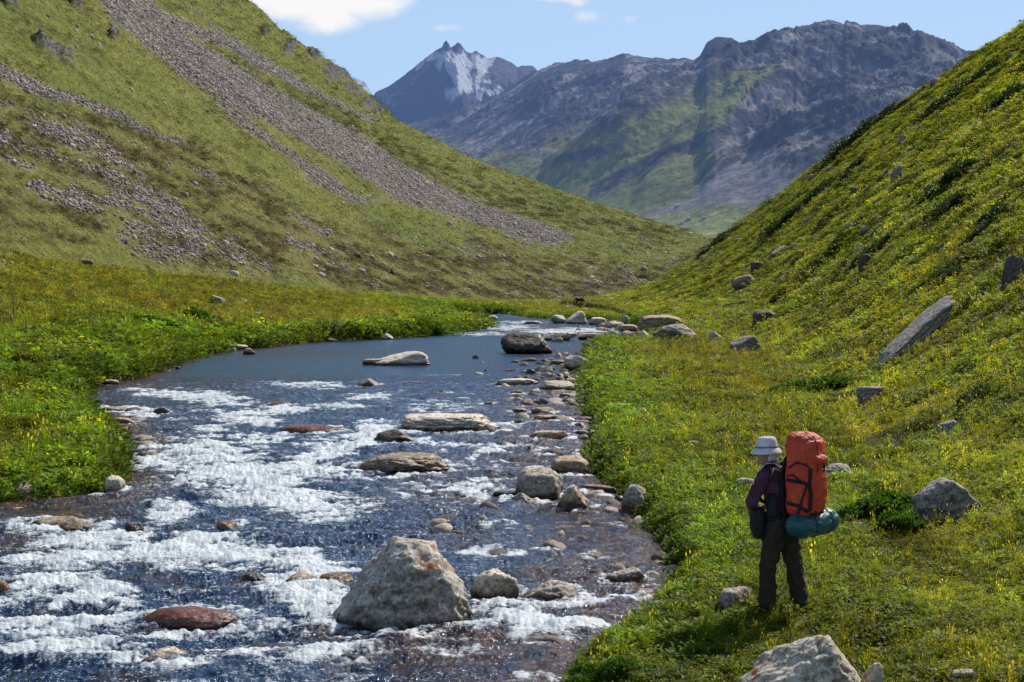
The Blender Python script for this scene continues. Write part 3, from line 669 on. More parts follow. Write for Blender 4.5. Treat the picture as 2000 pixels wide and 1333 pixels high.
# (name, label, category, px, base row, width, height, kind, options)
RK = [
 ('boulder','big grey lichen-spotted triangular boulder standing in the rapids nearest the camera','boulder',786,1243,286,198,'hero',dict(planes=HERO,depth=.72,sharp=34)),
 ('boulder','pale cracked rock touching the right foot of the big triangular boulder','boulder',966,1187,98,76,'pale',dict(depth=.8)),
 ('boulder','low dark rounded rock between the pale cracked rock and the right bank','boulder',1072,1188,132,54,'grey',dict(depth=.7)),
 ('boulder','small grey hump in the shallows in front of the dark bank notch','rock',1226,1152,88,42,'grey',{}),
 ('rock','little pale rock awash in the calm blue shallows','rock',1161,1104,58,25,'pale',{}),
 ('rock','little brown wet rock left of the pale one in the calm shallows','rock',1068,1089,44,20,'tan',{}),
 ('boulder','thick grey boulder topping the trio of rocks near the right bank','boulder',1054,980,97,66,'grey',dict(planes=BLOCK,depth=.8)),
 ('boulder','low pale-edged rock leaning at the left foot of the thick grey boulder','boulder',1020,994,67,31,'grey',dict(planes=PYR)),
 ('boulder','brown pyramid-shaped rock at the right foot of the thick grey boulder','boulder',1121,998,67,49,'tan',dict(planes=PYR)),
 ('boulder','square flat-topped brown grey block beside the grassy right bank','boulder',1113,934,82,44,'tan',dict(planes=BLOCK)),
 ('rock','long low brown slab reaching from the trio of rocks to the bank','rock',1168,968,92,20,'tan',dict(planes=FLAT,depth=.4,tilt=.08)),
 ('rock','small round stone between the long slab and the bank','rock',1210,984,20,16,'grey',{}),
 ('boulder','upright brown grey rock half buried in the right bank turf','boulder',1240,1006,54,60,'grey',{}),
 ('rock','dark wet slab in the water left of the trio of rocks','rock',990,976,58,16,'dark',dict(flat=True)),
 ('boulder','broad low boulder with yellow moss in white water below the flat pale one','boulder',782,934,206,46,'moss',dict(flat=True,depth=.62,rough=1.3)),
 ('boulder','blackish brown wet rock with spray at its left, above the mossy boulder','boulder',773,873,94,34,'dark',dict(depth=.8)),
 ('boulder','long flat-topped pale boulder in the middle of the river','boulder',880,849,204,40,'white',dict(flat=True,depth=.6,rough=1.3)),
 ('boulder','white two-humped boulder lying in the smooth pool','boulder',787,715,112,29,'white',dict(planes=WEDGE,depth=.5,rot=.2)),
 ('rock','low pale step at the left end of the white pool boulder','rock',735,714,56,13,'white',dict(flat=True,depth=.5)),
 ('boulder','dark brown dome-shaped boulder in the pool','boulder',1028,692,103,43,'dark',dict(depth=.75,sink=.0)),
 ('boulder','pale flat boulder just behind the dark brown dome','boulder',1093,666,69,17,'white',dict(flat=True)),
 ('boulder','pinkish flat rock right of the pale one behind the dark dome','rock',1155,665,54,14,'tan',dict(flat=True)),
 ('boulder','pale wedge-shaped boulder highest in the far row across the stream','boulder',1126,633,42,25,'white',dict(planes=WEDGE)),
 ('boulder','rounded pale boulder left of the wedge in the far row','boulder',1090,632,31,17,'pale',{}),
 ('boulder','blocky pale boulder right of the wedge in the far row','boulder',1168,635,36,15,'pale',dict(planes=BLOCK)),
 ('boulder','pale humped boulder at the far bend where the river disappears','boulder',945,628,54,12,'white',dict(flat=True)),
 ('rock','flat pale stone in front of the humped boulder at the far bend','rock',929,633,38,6,'pale',dict(flat=True)),
 ('rock','thin pale stone alone in the far riffle','rock',1038,633,32,6,'pale',dict(flat=True)),
 ('rock','pinkish block in the far stone pile, topmost at its left','rock',1198,642,27,13,'pale',{}),
 ('rock','brown pale block right of the pinkish one in the far stone pile','rock',1227,648,40,14,'tan',dict(planes=BLOCK)),
 ('rock','rounded stone at the water side of the far stone pile','rock',1193,663,26,17,'pale',{}),
 ('rock','stubby stone second from the water in the far stone pile','rock',1223,663,33,16,'tan',{}),
 ('rock','upright cream stone between the far stone pile and the grey boulder','rock',1257,665,32,20,'pale',dict(planes=PYR)),
 ('boulder','large brown boulder with a pale top above the far stone pile','boulder',1290,646,90,30,'tan',dict(planes=BLOCK,depth=.5)),
 ('boulder','large blue-grey rounded boulder at the near edge of the far pile','boulder',1322,668,98,34,'grey',dict(depth=.6)),
 ('boulder','pale pointed boulder at the right end of the grey one on the turf','boulder',1397,671,42,25,'landpale',dict(planes=PYR)),
 ('boulder','round dark-streaked boulder alone on the grass at the hill foot','boulder',1456,694,64,38,'landgrey',{}),
 ('boulder','dark upright block under overhanging turf on the right hillside','boulder',1494,636,52,44,'landdark',dict(planes=BLOCK,sink=.5)),
 ('boulder','pale grey stone lying flat in grass below the long slanting slab','rock',1704,788,66,34,'landpale',dict(flat=True,depth=.6)),
 ('rock','small grey stone in the grass up the slope from the backpack','rock',1850,850,54,24,'landgrey',dict(tilt=-.3)),
 ('boulder','big rounded grey boulder in the grass right of the hiker','boulder',1850,1022,138,90,'landgrey',dict(depth=.7,planes=[((-.2,-1,.1),.72),((-.6,0,.75),.78),((.62,0,.78),.66),((1,0,.1),.9),((0,0,1),.8),((-1,0,.1),.9),((.4,-.8,.4),.78)])),
 ('rock','pale stone showing in the grass left of the hiker shoulder','rock',1455,958,46,24,'landpale',dict(tilt=.15)),
 ('rock','flat grey stone in the grass right behind the orange pack','rock',1638,934,62,26,'landgrey',dict(depth=.9)),
 ('rock','tiny pale stone in the middle of the right meadow','rock',1353,871,26,9,'landpale',dict(flat=True)),
 ('boulder','large pale boulder with orange lichen on its peak cut by the bottom edge','boulder',1584,1420,290,182,'front',dict(planes=FRONT,depth=.6,sharp=14)),
 ('rock','pale broken piece against the right side of the lichen-peaked boulder','rock',1700,1400,60,106,'front',dict(planes=WEDGE)),
 ('rock','pale half-sunk stone in turf beside the water left of the hiker boots','rock',1438,1192,76,44,'landpale',dict(rot=.2,tilt=-.15)),
 ('rock','small pale stone at the bottom edge right of the lichen-peaked boulder','rock',1880,1334,56,26,'landpale',dict(flat=True)),
 ('rock','thin flat stone in the grass right of the teal roll','rock',1680,1031,48,9,'landpale',dict(flat=True)),
 ('rock','grey stone in the turf edge above the lower bank corner','rock',1282,1192,44,20,'grey',{}),
 ('boulder','glossy red-brown hump under a skin of water at lower left','boulder',366,1243,206,58,'red',dict(depth=.6,sharp=5,rough=.3)),
 ('boulder','cream rough rock awash near the bottom edge at left','boulder',331,1317,160,52,'pale',dict(depth=.55)),
 ('boulder','dark wet hump glittering with spray right of the cream rough rock','boulder',543,1297,158,40,'dark',dict(depth=.6,sharp=6,rough=.5)),
 ('rock','orange brown wet rock against the left side of the big triangular boulder','rock',660,1163,80,42,'orange',dict(rough=.4)),
 ('rock','green brown wet rock left of the orange one in white water','rock',590,1160,80,42,'moss',dict(rough=.5)),
 ('rock','brown wet rock left of the green brown one in white water','rock',500,1150,66,32,'dark',{}),
 ('boulder','long mossy wet boulder making a white ledge at the left edge','boulder',122,1046,142,36,'moss',dict(depth=.5)),
 ('rock','small dark rock at the right end of the mossy ledge','rock',262,1048,38,28,'dark',{}),
 ('rock','thin blackish rock below the mossy ledge','rock',88,1074,74,18,'dark',dict(flat=True)),
 ('rock','brown wet stone below the small dark rock of the ledge','rock',206,1084,36,18,'orange',{}),
 ('rock','orange brown rock cut by the left edge of the photo','rock',2,1172,46,36,'orange',{}),
 ('rock','greenish stone under foam left of the widest white water','rock',150,1124,38,24,'moss',{}),
 ('boulder','pale grey upright rock at the tip of the left bank','boulder',224,972,42,44,'pale',dict(planes=BLOCK)),
 ('rock','low pale stone tucked under the left bank tip','rock',196,974,32,12,'grey',dict(flat=True)),
 ('rock','smooth dark slab just off the left bank tip','rock',275,895,62,18,'dark',dict(flat=True)),
 ('rock','brown wet stone below the smooth dark slab','rock',312,911,58,15,'dark',{}),
 ('rock','blackish stone tight against the left bank foliage','rock',234,908,32,26,'dark',{}),
 ('rock','brown hump in the upper white water at left centre','rock',444,1046,52,28,'orange',{}),
 ('rock','tan low rock by the left bank bend under the foam ribbon','rock',238,835,52,20,'tan',{}),
 ('rock','pale flat stone at the inner corner of the left bank','rock',217,754,36,12,'pale',dict(flat=True)),
 ('rock','tiny pale stone left of the flat one at the inner bank corner','rock',194,754,13,11,'pale',{}),
 ('rock','rounded grey stone at the pool edge below the left bank','rock',487,693,24,13,'grey',{}),
 ('rock','thin pale ledge at the pool edge below the left bank','rock',460,684,50,8,'pale',dict(flat=True)),
 ('rock','pale angular stone at the start of the pool edge','rock',396,690,24,13,'pale',dict(planes=PYR)),
 ('rock','tiny dark stone right of the pale angular one','rock',420,689,15,6,'grey',{}),
 ('rock','little pale stone in the bank notch above the rapids','rock',322,712,20,7,'pale',dict(flat=True)),
 ('rock','little round stone under the bank notch','rock',313,722,11,12,'grey',{}),
 ('rock','tiny dark stone standing off the bank notch','rock',348,722,11,7,'dark',{}),
 ('rock','brown ledge in the first foam line under the left bank','rock',222,809,58,13,'tan',dict(flat=True)),
 ('rock','round dark brown rock in foam right of the brown ledge','rock',317,813,38,17,'dark',{}),
 ('rock','reddish wet rock below the first white ribbon','rock',471,784,34,9,'red',{}),
 ('rock','brown wet hump right of the first white ribbon','rock',539,797,46,12,'orange',dict(sharp=6)),
 ('boulder','broad red-brown wet hump in the middle rapids','boulder',608,851,128,22,'red',dict(sharp=5,rough=.3,depth=.5)),
 ('rock','long red stone under the water by the left bank tip','rock',305,864,62,11,'red',dict(flat=True)),
 ('rock','small reddish hump right of the brown wet hump','rock',622,798,34,8,'red',{}),
 ('rock','pale triangular stone in the far left bank foliage edge','rock',755,664,28,13,'pale',dict(planes=PYR)),
 ('rock','small pale stone at the water line of the far left bank','rock',648,668,20,6,'pale',{}),
 ('boulder','grey brown pointed rock in the first rapids below the pool','rock',721,757,50,18,'grey',dict(planes=PYR)),
 ('boulder','wide flat pale slab at the head of the rocky shallows','boulder',1010,756,86,16,'white',dict(planes=FLAT,depth=.5)),
 ('boulder','low domed pale rock right of the wide flat slab','boulder',1088,767,80,24,'pale',dict(depth=.6)),
 ('rock','half-drowned tan stone below the wide flat slab','rock',1006,773,34,11,'tan',{}),
 ('rock','small pale stone second below the wide flat slab','rock',1040,775,26,8,'pale',{}),
 ('rock','small pale stone below the domed pale rock','rock',1075,776,16,7,'pale',{}),
 ('rock','flat pale rock at the bank side of the domed one','rock',1110,780,38,12,'pale',dict(flat=True)),
 ('rock','little dark rock alone at the tail of the pool','rock',1036,731,20,10,'dark',{}),
 ('rock','pinkish low stone in the pool left of the bank boulder','rock',1090,713,34,10,'tan',dict(sharp=6)),
 ('boulder','pale mottled boulder emerging from the grassy point','boulder',1137,723,74,30,'pale',dict(depth=.6)),
 ('rock','pale strip of stone in the turf of the grassy point','rock',1228,705,44,10,'landpale',dict(flat=True)),
 ('rock','dark broken stone by the turf under the mottled boulder','rock',1116,744,32,11,'dark',{}),
 ('rock','dark flat stone left of the broken one under the mottled boulder','rock',1094,738,20,8,'dark',{}),
 ('rock','dark-sided hump heading the stony strip','rock',1018,811,42,15,'grey',{}),
 ('rock','pale hump right of the dark-sided hump in the stony strip','rock',1062,812,50,16,'tan',{}),
 ('rock','brown stone off the left of the stony strip','rock',956,795,30,10,'tan',{}),
 ('rock','tan stone at the bank at the top of the stony strip','rock',1112,791,32,12,'tan',{}),
 ('rock','long brown stone across the middle of the stony strip','rock',1073,827,64,16,'tan',dict(flat=True)),
 ('rock','brown flat stone between the long one and the bank','rock',1132,826,54,12,'tan',dict(flat=True)),
 ('rock','pointed brown stone in the stony strip by the bank','rock',1134,840,38,15,'tan',dict(planes=PYR)),
 ('rock','grey slab leaning on the bank beside the stony strip','rock',1146,856,48,16,'grey',dict(flat=True)),
 ('boulder','broad tan rock at the foot of the stony strip','boulder',1072,866,84,24,'tan',dict(flat=True,depth=.5)),
 ('rock','small grey wedge right of the broad tan rock','rock',1134,866,38,17,'grey',dict(planes=WEDGE)),
 ('rock','dark pitted stone left of the stony strip','rock',1014,835,26,15,'dark',{}),
 ('rock','dark upright rock in calm water below the stony strip','rock',1042,889,44,18,'dark',{}),
 ('rock','tiny dark stone right of the dark upright rock','rock',1087,882,18,8,'dark',{}),
 ('rock','flat dark stone above the square block','rock',1110,893,60,7,'dark',dict(flat=True)),
 ('rock','reddish flat stone left of the square block','rock',1008,926,88,13,'red',dict(flat=True)),
 ('rock','red rounded stone in foam right of the mossy boulder','rock',921,990,48,15,'red',{}),
 ('rock','long tan shoal stone below the mossy boulder','rock',822,978,88,11,'tan',dict(flat=True)),
 ('rock','tiny brown rock above the long flat-topped boulder','rock',868,773,26,10,'dark',{}),
 ('rock','reddish low stone at the lip of the pool','rock',800,751,44,6,'red',dict(flat=True)),
 ('rock','dark red low stone right of the reddish one at the pool lip','rock',978,753,30,6,'red',{}),
 ('rock','orange brown stone cut by the bottom edge of the river','rock',1050,1342,50,20,'orange',{}),
 ('rock','dark red slab in the riffle below the low dark rounded rock','rock',1056,1265,84,16,'red',dict(flat=True)),
 ('rock','brown glistening hump below the big triangular boulder','rock',692,1300,66,24,'dark',{}),
 ('rock','olive brown shoal stone in the shadowed water under the big boulder','rock',860,1285,110,14,'moss',dict(flat=True)),
 ('rock','orange shoal stone right of the small grey hump','rock',1250,1172,80,20,'orange',dict(flat=True)),
 ('rock','reddish shoal stone in the calm shallows near the bank','rock',1212,1035,36,9,'red',{}),
 ('rock','tan shoal stone in the blue shallows below the red rounded stone','rock',975,1040,58,8,'tan',dict(flat=True)),
 ('rock','brown shoal stone in the riffle right of the big boulder','rock',975,1098,70,8,'dark',dict(flat=True)),
 # left meadow
 ('rock','upper pale stone at the left edge of the meadow','rock',4,516,14,9,'landpale',{}),
 ('rock','lower pale stone at the left edge of the meadow','rock',4,528,14,11,'landpale',{}),
 ('rock','brown squarish stone right of the pair at the meadow edge','rock',21,522,14,11,'landgrey',{}),
 ('rock','pale upright stone in the left meadow','rock',101,533,10,11,'landpale',{}),
 ('rock','small pale stone beside the upright one in the left meadow','rock',118,538,9,8,'landpale',{}),
 ('rock','flat pale stone right of the small one in the left meadow','rock',139,542,13,7,'landpale',{}),
 ('rock','long pale stone highest in the left meadow','rock',169,519,28,8,'landpale',dict(flat=True)),
 ('rock','long slanting pale rock left of its pair above the bright bank herbs','rock',424,597,32,16,'landpale',dict(flat=True,tilt=.35)),
 ('rock','rounded pale rock right of its pair above the bright bank herbs','rock',474,593,21,9,'landpale',{}),
 ('rock','pale stone below the rounded pale rock','rock',500,618,24,7,'landpale',dict(flat=True)),
 ('rock','darker stone below and right of the rounded pale rock','rock',525,624,14,6,'landgrey',{}),
 ('rock','faint pinkish stone left of the long slanting pale rock','rock',380,593,12,7,'landgrey',{}),
 ('rock','white stone standing out in the foot of the left hillside','rock',699,504,14,9,'landpale',{}),
 ('rock','dark brown pointed stone right of the white one on the left hillside foot','rock',766,536,11,10,'landdark',dict(planes=PYR)),
 # right hillside
 ('boulder','white tilted boulder high on the right hillside','boulder',1763,281,18,16,'landpale',{}),
 ('rock','low pale stone left of the white tilted boulder','rock',1730,279,14,7,'landpale',{}),
 ('boulder','large grey boulder on the upper right hillside','boulder',1758,350,36,26,'landgrey',{}),
 ('rock','pale stone above a dark bush on the right hillside skyline side','rock',1622,335,18,9,'landpale',{}),
 ('rock','dark grey stone left of the pale one above the dark bush','rock',1588,355,22,13,'landgrey',{}),
 ('rock','grey stone in mid slope below the large grey boulder','rock',1670,379,20,12,'landgrey',{}),
 ('rock','small pale stone in mid slope right of the grey one','rock',1714,400,20,8,'landpale',{}),
 ('rock','brown flat stone low in mid slope','rock',1720,434,22,9,'landgrey',{}),
 ('rock','pale stone left of its neighbour on the lower slope','rock',1661,453,24,14,'landpale',{}),
 ('rock','grey long stone right of its neighbour on the lower slope','rock',1691,456,26,13,'landgrey',{}),
 ('boulder','pale jagged outcrop low on the right hillside','boulder',1524,503,38,20,'landpale',dict(planes=WEDGE)),
 ('rock','grey slab right of the pale jagged outcrop','rock',1555,487,24,11,'landgrey',{}),
 ('boulder','dark blocky rock below the pale jagged outcrop','boulder',1480,529,28,19,'landdark',dict(planes=BLOCK)),
 ('boulder','long grey outcrop in the grass below the dark blocky rock','boulder',1456,563,46,26,'landgrey',dict(flat=True,tilt=-.35)),
 ('rock','pale stone at the far foot of the right slope','rock',1446,476,20,10,'landgrey',{}),
 ('rock','pale grey rock near the top edge of the right hillside','boulder',1980,118,26,13,'landpale',{}),
 ('rock','weathered pale outcrop just under the skyline of the right hillside','rock',1830,168,28,15,'landgrey',{}),
 ('boulder','dark upright rock in the middle of the right hillside','boulder',1689,526,26,28,'landdark',{}),
 ('boulder','huge shadowed boulder at the right edge of the photo','boulder',1992,548,70,84,'landdark',dict(sink=.6)),  # dark rock colour stands in for the shadow on this boulder
 ('rock','small pale stone first in the turf past the far stone pile','rock',1321,609,22,8,'landpale',{}),
 ('rock','pale stone above the large blue-grey boulder','rock',1366,631,26,10,'landpale',{}),
 ('rock','small white stone right of the pale one above the blue-grey boulder','rock',1421,630,16,7,'landpale',{}),
 ('rock','small white stone highest in the group at the hill foot','rock',1407,600,14,6,'landpale',{}),
 ('rock','pale low stone under the highest one at the hill foot','rock',1430,611,32,8,'landpale',dict(flat=True)),
 ('rock','long pale stone beside the dark upright block','rock',1458,596,32,8,'landpale',dict(flat=True)),
 ('rock','grey stone between the far row and the far stone pile','rock',1221,633,20,16,'grey',{}),
 ('rock','small pale stone to the right of the round dark-streaked boulder','rock',1509,677,12,6,'landpale',{}),
]
for i, (nm, lb, ct, px, yb, wp, hp, kd, op) in enumerate(RK):
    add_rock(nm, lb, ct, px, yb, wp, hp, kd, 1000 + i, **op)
# the long slab lying up the slope
def slab():
    a = hit(1722, 722); e = ray(1862, 585); b = np.array([0, 0, CAMZ]) + e / e[1] * (a[1] * 1.035)
    d = b - a; L = np.linalg.norm(d); d = d / L
    P, Fc = rock_verts(6, L * 1.04, L * .22, L * .09, 4242, [((0,0,1),.35),((0,-1,.2),.5),((1,0,.2),.95),((-1,0,.2),.9),((-.5,0,.85),.6),((.3,-.4,.8),.55),((0,1,0),.6)], rough=1.2)
    side = np.cross([0, 0, 1.0], d); side /= np.linalg.norm(side); up = np.cross(d, side)
    Mx = np.stack([d, side, up], 1); Q = P @ Mx.T
    o = mesh_from('boulder', Q, Fc, RM_['landgrey'], True); m = (a + b) / 2; zt = float(terr(np.array([m[0]]), np.array([m[1]]))[0][0]); m[2] = m[2] * .6 + (zt + .15) * .4; o.location = tuple(m)
    tag(o, 'long grey slab slanting up the grassy right hillside', 'boulder')
slab()
# ------------------------------------------------------------------ scree and loose stones
def scatter_cells(weight, n, rng):
    p = weight / weight.sum(); idx = rng.choice(len(p), n, p=p)
    r, c = idx // NC, idx % NC; r = np.clip(r, 0, NR - 2); c = np.clip(c, 0, NC - 2)
    fr = rng.random(n); fc = rng.random(n)
    G = gV.reshape(NR, NC, 3)
    a = G[r, c] * ((1 - fr) * (1 - fc))[:, None] + G[r + 1, c] * (fr * (1 - fc))[:, None] + G[r, c + 1] * ((1 - fr) * fc)[:, None] + G[r + 1, c + 1] * (fr * fc)[:, None]
    return a, idx
gV = np.stack([xs, ys, GZ], 1)
def stone_field(name, P, size, colr, mat, rng, lev=1):
    _b, _f = ico(lev); n = len(P); V = np.repeat(_b[None], n, 0)
    if lev == 1: V = V * (1 + rng.uniform(-.32, .32, (n, len(_b), 1)))
    else:
        pl = rng.normal(size=(n, 9, 3)); pl /= np.linalg.norm(pl, axis=2)[..., None]; hh = rng.uniform(.55, .95, (n, 9, 1))
        q = np.maximum(np.einsum('npk,vk->npv', pl, _b), 0) / hh; r = (np.sum(q ** 14, 1) + 1) ** (-1 / 14)
        V = V * r[..., None]; Q = (V + rng.uniform(0, 60, (n, 1, 3))).reshape(-1, 3)
        V = V * (1 + .22 * fbm3(Q, 2.2, 3, 77)).reshape(n, -1, 1)
    V = V * rng.uniform(.6, 1.25, (n, 1, 3)) * np.array([1, 1, .72])
    a = rng.uniform(0, 6.28, n); ca, sa = np.cos(a), np.sin(a)
    x = V[..., 0] * ca[:, None] - V[..., 1] * sa[:, None]; y = V[..., 0] * sa[:, None] + V[..., 1] * ca[:, None]
    V = np.stack([x, y, V[..., 2]], -1) * (size * .5)[:, None, None] + P[:, None, :]
    Fx = (_f[None] + (np.arange(n) * len(_b))[:, None, None]).reshape(-1, 3)
    return mesh_from(name, V.reshape(-1, 3), Fx, mat, False, {'col': np.repeat(colr, len(_b), 0)})
def mat_col(name, rough=.9):
    m = NT(name); c = m.attr('col'); n = m.noise(m.pos(), 3, 4, .7); k = m.mr(n, .3, .7, .75, 1.25)
    return m.done(m.pbsdf(m.mix(1.0, c, m.n('ShaderNodeCombineColor', i_0=k, i_1=k, i_2=k).outputs[0], 'MULTIPLY'), rough, None, .2))
MST = mat_col('scree_stone')
rg = np.random.default_rng(5)
inview = ((PX > -150) & (PX < 2150) & (PY > -120) & (PY < 1400)).astype(float)
wgt = np.clip(scree, 0, 1) ** 1.4 * inview * (GT > 0)
Pp, ix = scatter_cells(wgt + 1e-12, 60000, rg)
D = Pp[:, 1]; sz = np.clip(rg.lognormal(-.35, .42, len(D)), .3, 2.4) * (.22 + D / 1000)
base = np.array([.42, .345, .315]) * rg.uniform(.55, 1.35, (len(D), 1)) * rg.uniform(.94, 1.06, (len(D), 3))
o = stone_field('scree', Pp + [0, 0, .1], sz, base, MST, rg)
tag(o, 'grey violet scree running down the left hillside in bands', 'scree', kind='stuff')
# scattered stones on the left foot slopes and by the hill foot
wgt = inview * onleft * (.03 + .5 * sstep(420, 560, PY) * sstep(0.0, .05, GT)) * (.12 + sstep(.02, .2, n2 + .3 * n1))
wgt = wgt + inview * .12 * sstep(.0, .2, n2) * (GSD > 4) * (GT < 0) * (GT > -.6) * (ys > 110) * .4
Pp, ix = scatter_cells(wgt + 1e-12, 14000, rg); D = Pp[:, 1]
sz = np.clip(rg.lognormal(-.6, .5, len(D)), .25, 2.2) * (.4 + D / 600)
base = np.array([.44, .38, .33]) * rg.uniform(.6, 1.25, (len(D), 1))
o = stone_field('loose_stones', Pp, sz, base, MST, rg); tag(o, 'small pale stones strewn over the foot of the left hillside', 'stones', kind='stuff')
# cobbles in the shallows and along the waterline
band = inview * np.exp(-((GSD + .25) / .35) ** 2) * (ys < 240) * (GC > 0)
shx = np.zeros_like(xs)
for cx, cy, rx, ry, s in [(1090,800,90,60,1.),(1110,760,60,25,.8),(1150,1170,160,40,.5),(1110,960,90,40,.6),(1180,1080,110,70,.5),(1060,880,90,60,.8),(930,1080,120,40,.3),(1230,655,60,14,1),(1060,1270,130,30,.3),(240,880,60,40,.5),(60,1050,140,25,.3)]:
    shx = np.maximum(shx, s * np.exp(-((PX - cx) / rx) ** 2 - ((PY - cy) / ry) ** 2))
Pp, ix = scatter_cells(band * .10 + shx * (GSD < 0) * 1.0 + 1e-12, 1900, rg); D = Pp[:, 1]
Pp[:, 2] = np.maximum(Pp[:, 2], -.12) * 1.0; Pp[:, 2] = np.where(Pp[:, 2] < .02, rg.uniform(-.19, .0, len(D)), Pp[:, 2])
sz = np.clip(rg.lognormal(-1.4, .55, len(D)), .08, .6) * (.7 + D / 90)
base = np.where(rg.random((len(D), 1)) < .5, [[.42, .32, .24]], [[.12, .09, .07]]) * rg.uniform(.5, 1.6, (len(D), 1))
mcob = NT('wet_cobble'); _P = mcob.pos(); _n = mcob.noise(_P, 30, 5, .75); _n2 = mcob.noise(_P, 9, 4, .7); _k = mcob.math('MULTIPLY', mcob.mr(_n, .35, .65, .5, 1.4), mcob.mr(_n2, .35, .65, .6, 1.35))
mcob.done(mcob.pbsdf(mcob.mix(1.0, mcob.attr('col'), mcob.n('ShaderNodeCombineColor', i_0=_k, i_1=_k, i_2=_k).outputs[0], 'MULTIPLY'), .6, mcob.bump(mcob.math('ADD', _n, _n2), 1.0, .03), .3))
o = stone_field('cobbles', Pp, sz, base, mcob.m, rg, 3); tag(o, 'wet brown cobbles in the shallows and along the water line', 'cobbles', kind='stuff')
MFB = mat_mountain('far_boulder', 1200, 4600, .14, .42)
# a few white stones on the far valley floor
for i, (px, py, s) in enumerate([(1346,430,10),(1375,428,7),(1322,404,6),(1330,438,6),(1372,418,5),(1300,398,4)]):
    T = 1900.0 - (i * 35); d = ray(px, py); k = np.argmin((px2 - px) ** 2 + (py2 - py) ** 2)
    P, Fc = rock_verts(3, s * 1.2 * y2[k] / F, s * 1.5 * y2[k] / F, s * .45 * y2[k] / F, 900 + i)
    o = mesh_from('boulder', P, Fc, MFB, True, np.full((len(P), 3), .8)); o.location = (x2[k], y2[k], MZ.ravel()[k] + 1)
    tag(o, ['largest white boulder on the far green valley floor', 'white boulder right of the largest on the far valley floor', 'white boulder above and left of the largest on the far valley floor', 'small white boulder below the largest on the far valley floor', 'small white boulder above and right of the largest on the far valley floor', 'tiny white boulder farthest left on the far valley floor'][i], 'boulder')
# ------------------------------------------------------------------ river water
wpx = np.concatenate([np.linspace(-2600, -60, 80, endpoint=False), np.linspace(-60, 1360, 1000)])
wd = np.exp(np.linspace(math.log(5.5), math.log(240), 1000))
WY, WK = np.meshgrid(wd, (wpx - 1000) / F, indexing='ij'); WX = WY * WK
wx, wy = WX.ravel(), WY.ravel()
wsd = sdist(wx, wy, RIV)
wPX, wPY = project(wx, wy, np.zeros_like(wx))
FOAM = [ # cx, cy, rx, ry, angle deg, strength   (where the water breaks)
 (380,900,70,28,-5,.9),(450,935,170,36,12,1.0),(560,985,130,32,8,1.0),(610,925,80,22,0,.8),(700,868,75,22,-20,1.0),(640,890,70,22,-15,.9),(330,1085,190,34,2,1.0),(500,1110,200,26,6,1.0),(590,1165,90,20,4,.95),(160,1100,120,34,-6,.9),(330,1010,50,22,10,.8),(60,1110,80,24,0,.6),
 (380,780,110,11,5,.95),(330,775,60,8,8,.9),(470,820,70,16,3,.7),(250,810,90,7,6,.8),(600,755,90,7,2,.6),(560,805,60,9,0,.6),(650,800,60,9,0,.55),(720,780,50,7,0,.5),(500,870,60,14,0,.6),(410,850,50,14,0,.55),
 (120,1165,150,30,8,.75),(60,1230,140,30,6,.75),(240,1230,110,20,-10,.7),(160,1290,200,26,4,.6),(520,1240,120,20,2,.6),(480,1290,80,16,0,.45),(720,1290,120,16,0,.4),(100,1040,90,14,0,.6),
 (1000,940,110,9,-4,.8),(930,970,80,9,4,.7),(960,895,60,8,-20,.7),(850,945,60,7,-4,.7),(870,880,60,8,3,.7),(980,880,60,8,0,.5),(820,965,60,8,3,.5),
 (965,1195,45,9,-4,1.0),(1160,1188,170,9,-5,1.0),(1310,1170,60,9,-8,.9),(1010,1225,80,12,4,.8),(1100,1240,80,9,-4,.8),(900,1285,80,9,2,.6),(1230,1215,50,12,0,.5),(640,1200,60,24,20,.8),(905,1090,30,9,0,.5),
 (990,640,60,6,0,.7),(1080,648,60,5,0,.8),(1140,645,60,5,0,.8),(950,653,60,4,0,.6),(1020,630,50,3,0,.6),(870,735,60,4,0,.3),(880,800,120,18,0,.35),(1050,900,60,6,0,.5)]
foam = np.zeros_like(wx)
jx = wPX + 70 * fbm2(wx / 1.6, wy / 2.2, 4, 201, gain=.6); jy = wPY + 22 * fbm2(wx / 1.3 + 5, wy / 1.8, 4, 203, gain=.6) * np.clip(30 / wy, .15, 1.6)
for cx, cy, rx, ry, an, s in FOAM:
    a = R(an); dx = (jx - cx) * math.cos(a) + (jy - cy) * math.sin(a); dy = -(jx - cx) * math.sin(a) + (jy - cy) * math.cos(a)
    foam = np.maximum(foam, s * np.exp(-.8 * ((dx / rx) ** 2 + (dy / ry) ** 2) ** 1.3))
turb = np.interp(wPY, [612, 622, 634, 655, 664, 735, 752, 800, 880, 1400], [.2, .5, .7, .5, .22, .22, .75, .9, 1, 1]) 
turb = turb * (1 - .72 * np.exp(-(((wPX - 1130) / 130) ** 2 + ((wPY - 1040) / 50) ** 2)))
turb = turb * (1 - .5 * np.exp(-(((wPX - 1020) / 200) ** 2 + ((wPY - 1300) / 40) ** 2)))
turb = turb * (1 - .7 * np.exp(-(((wPX - 60) / 150) ** 2 + ((wPY - 1003) / 16) ** 2)))
foam = foam * np.clip(1.0 + 1.0 * fbm2(wx / 1.5 + 30, wy / 1.1, 3, 207), .25, 1.2)
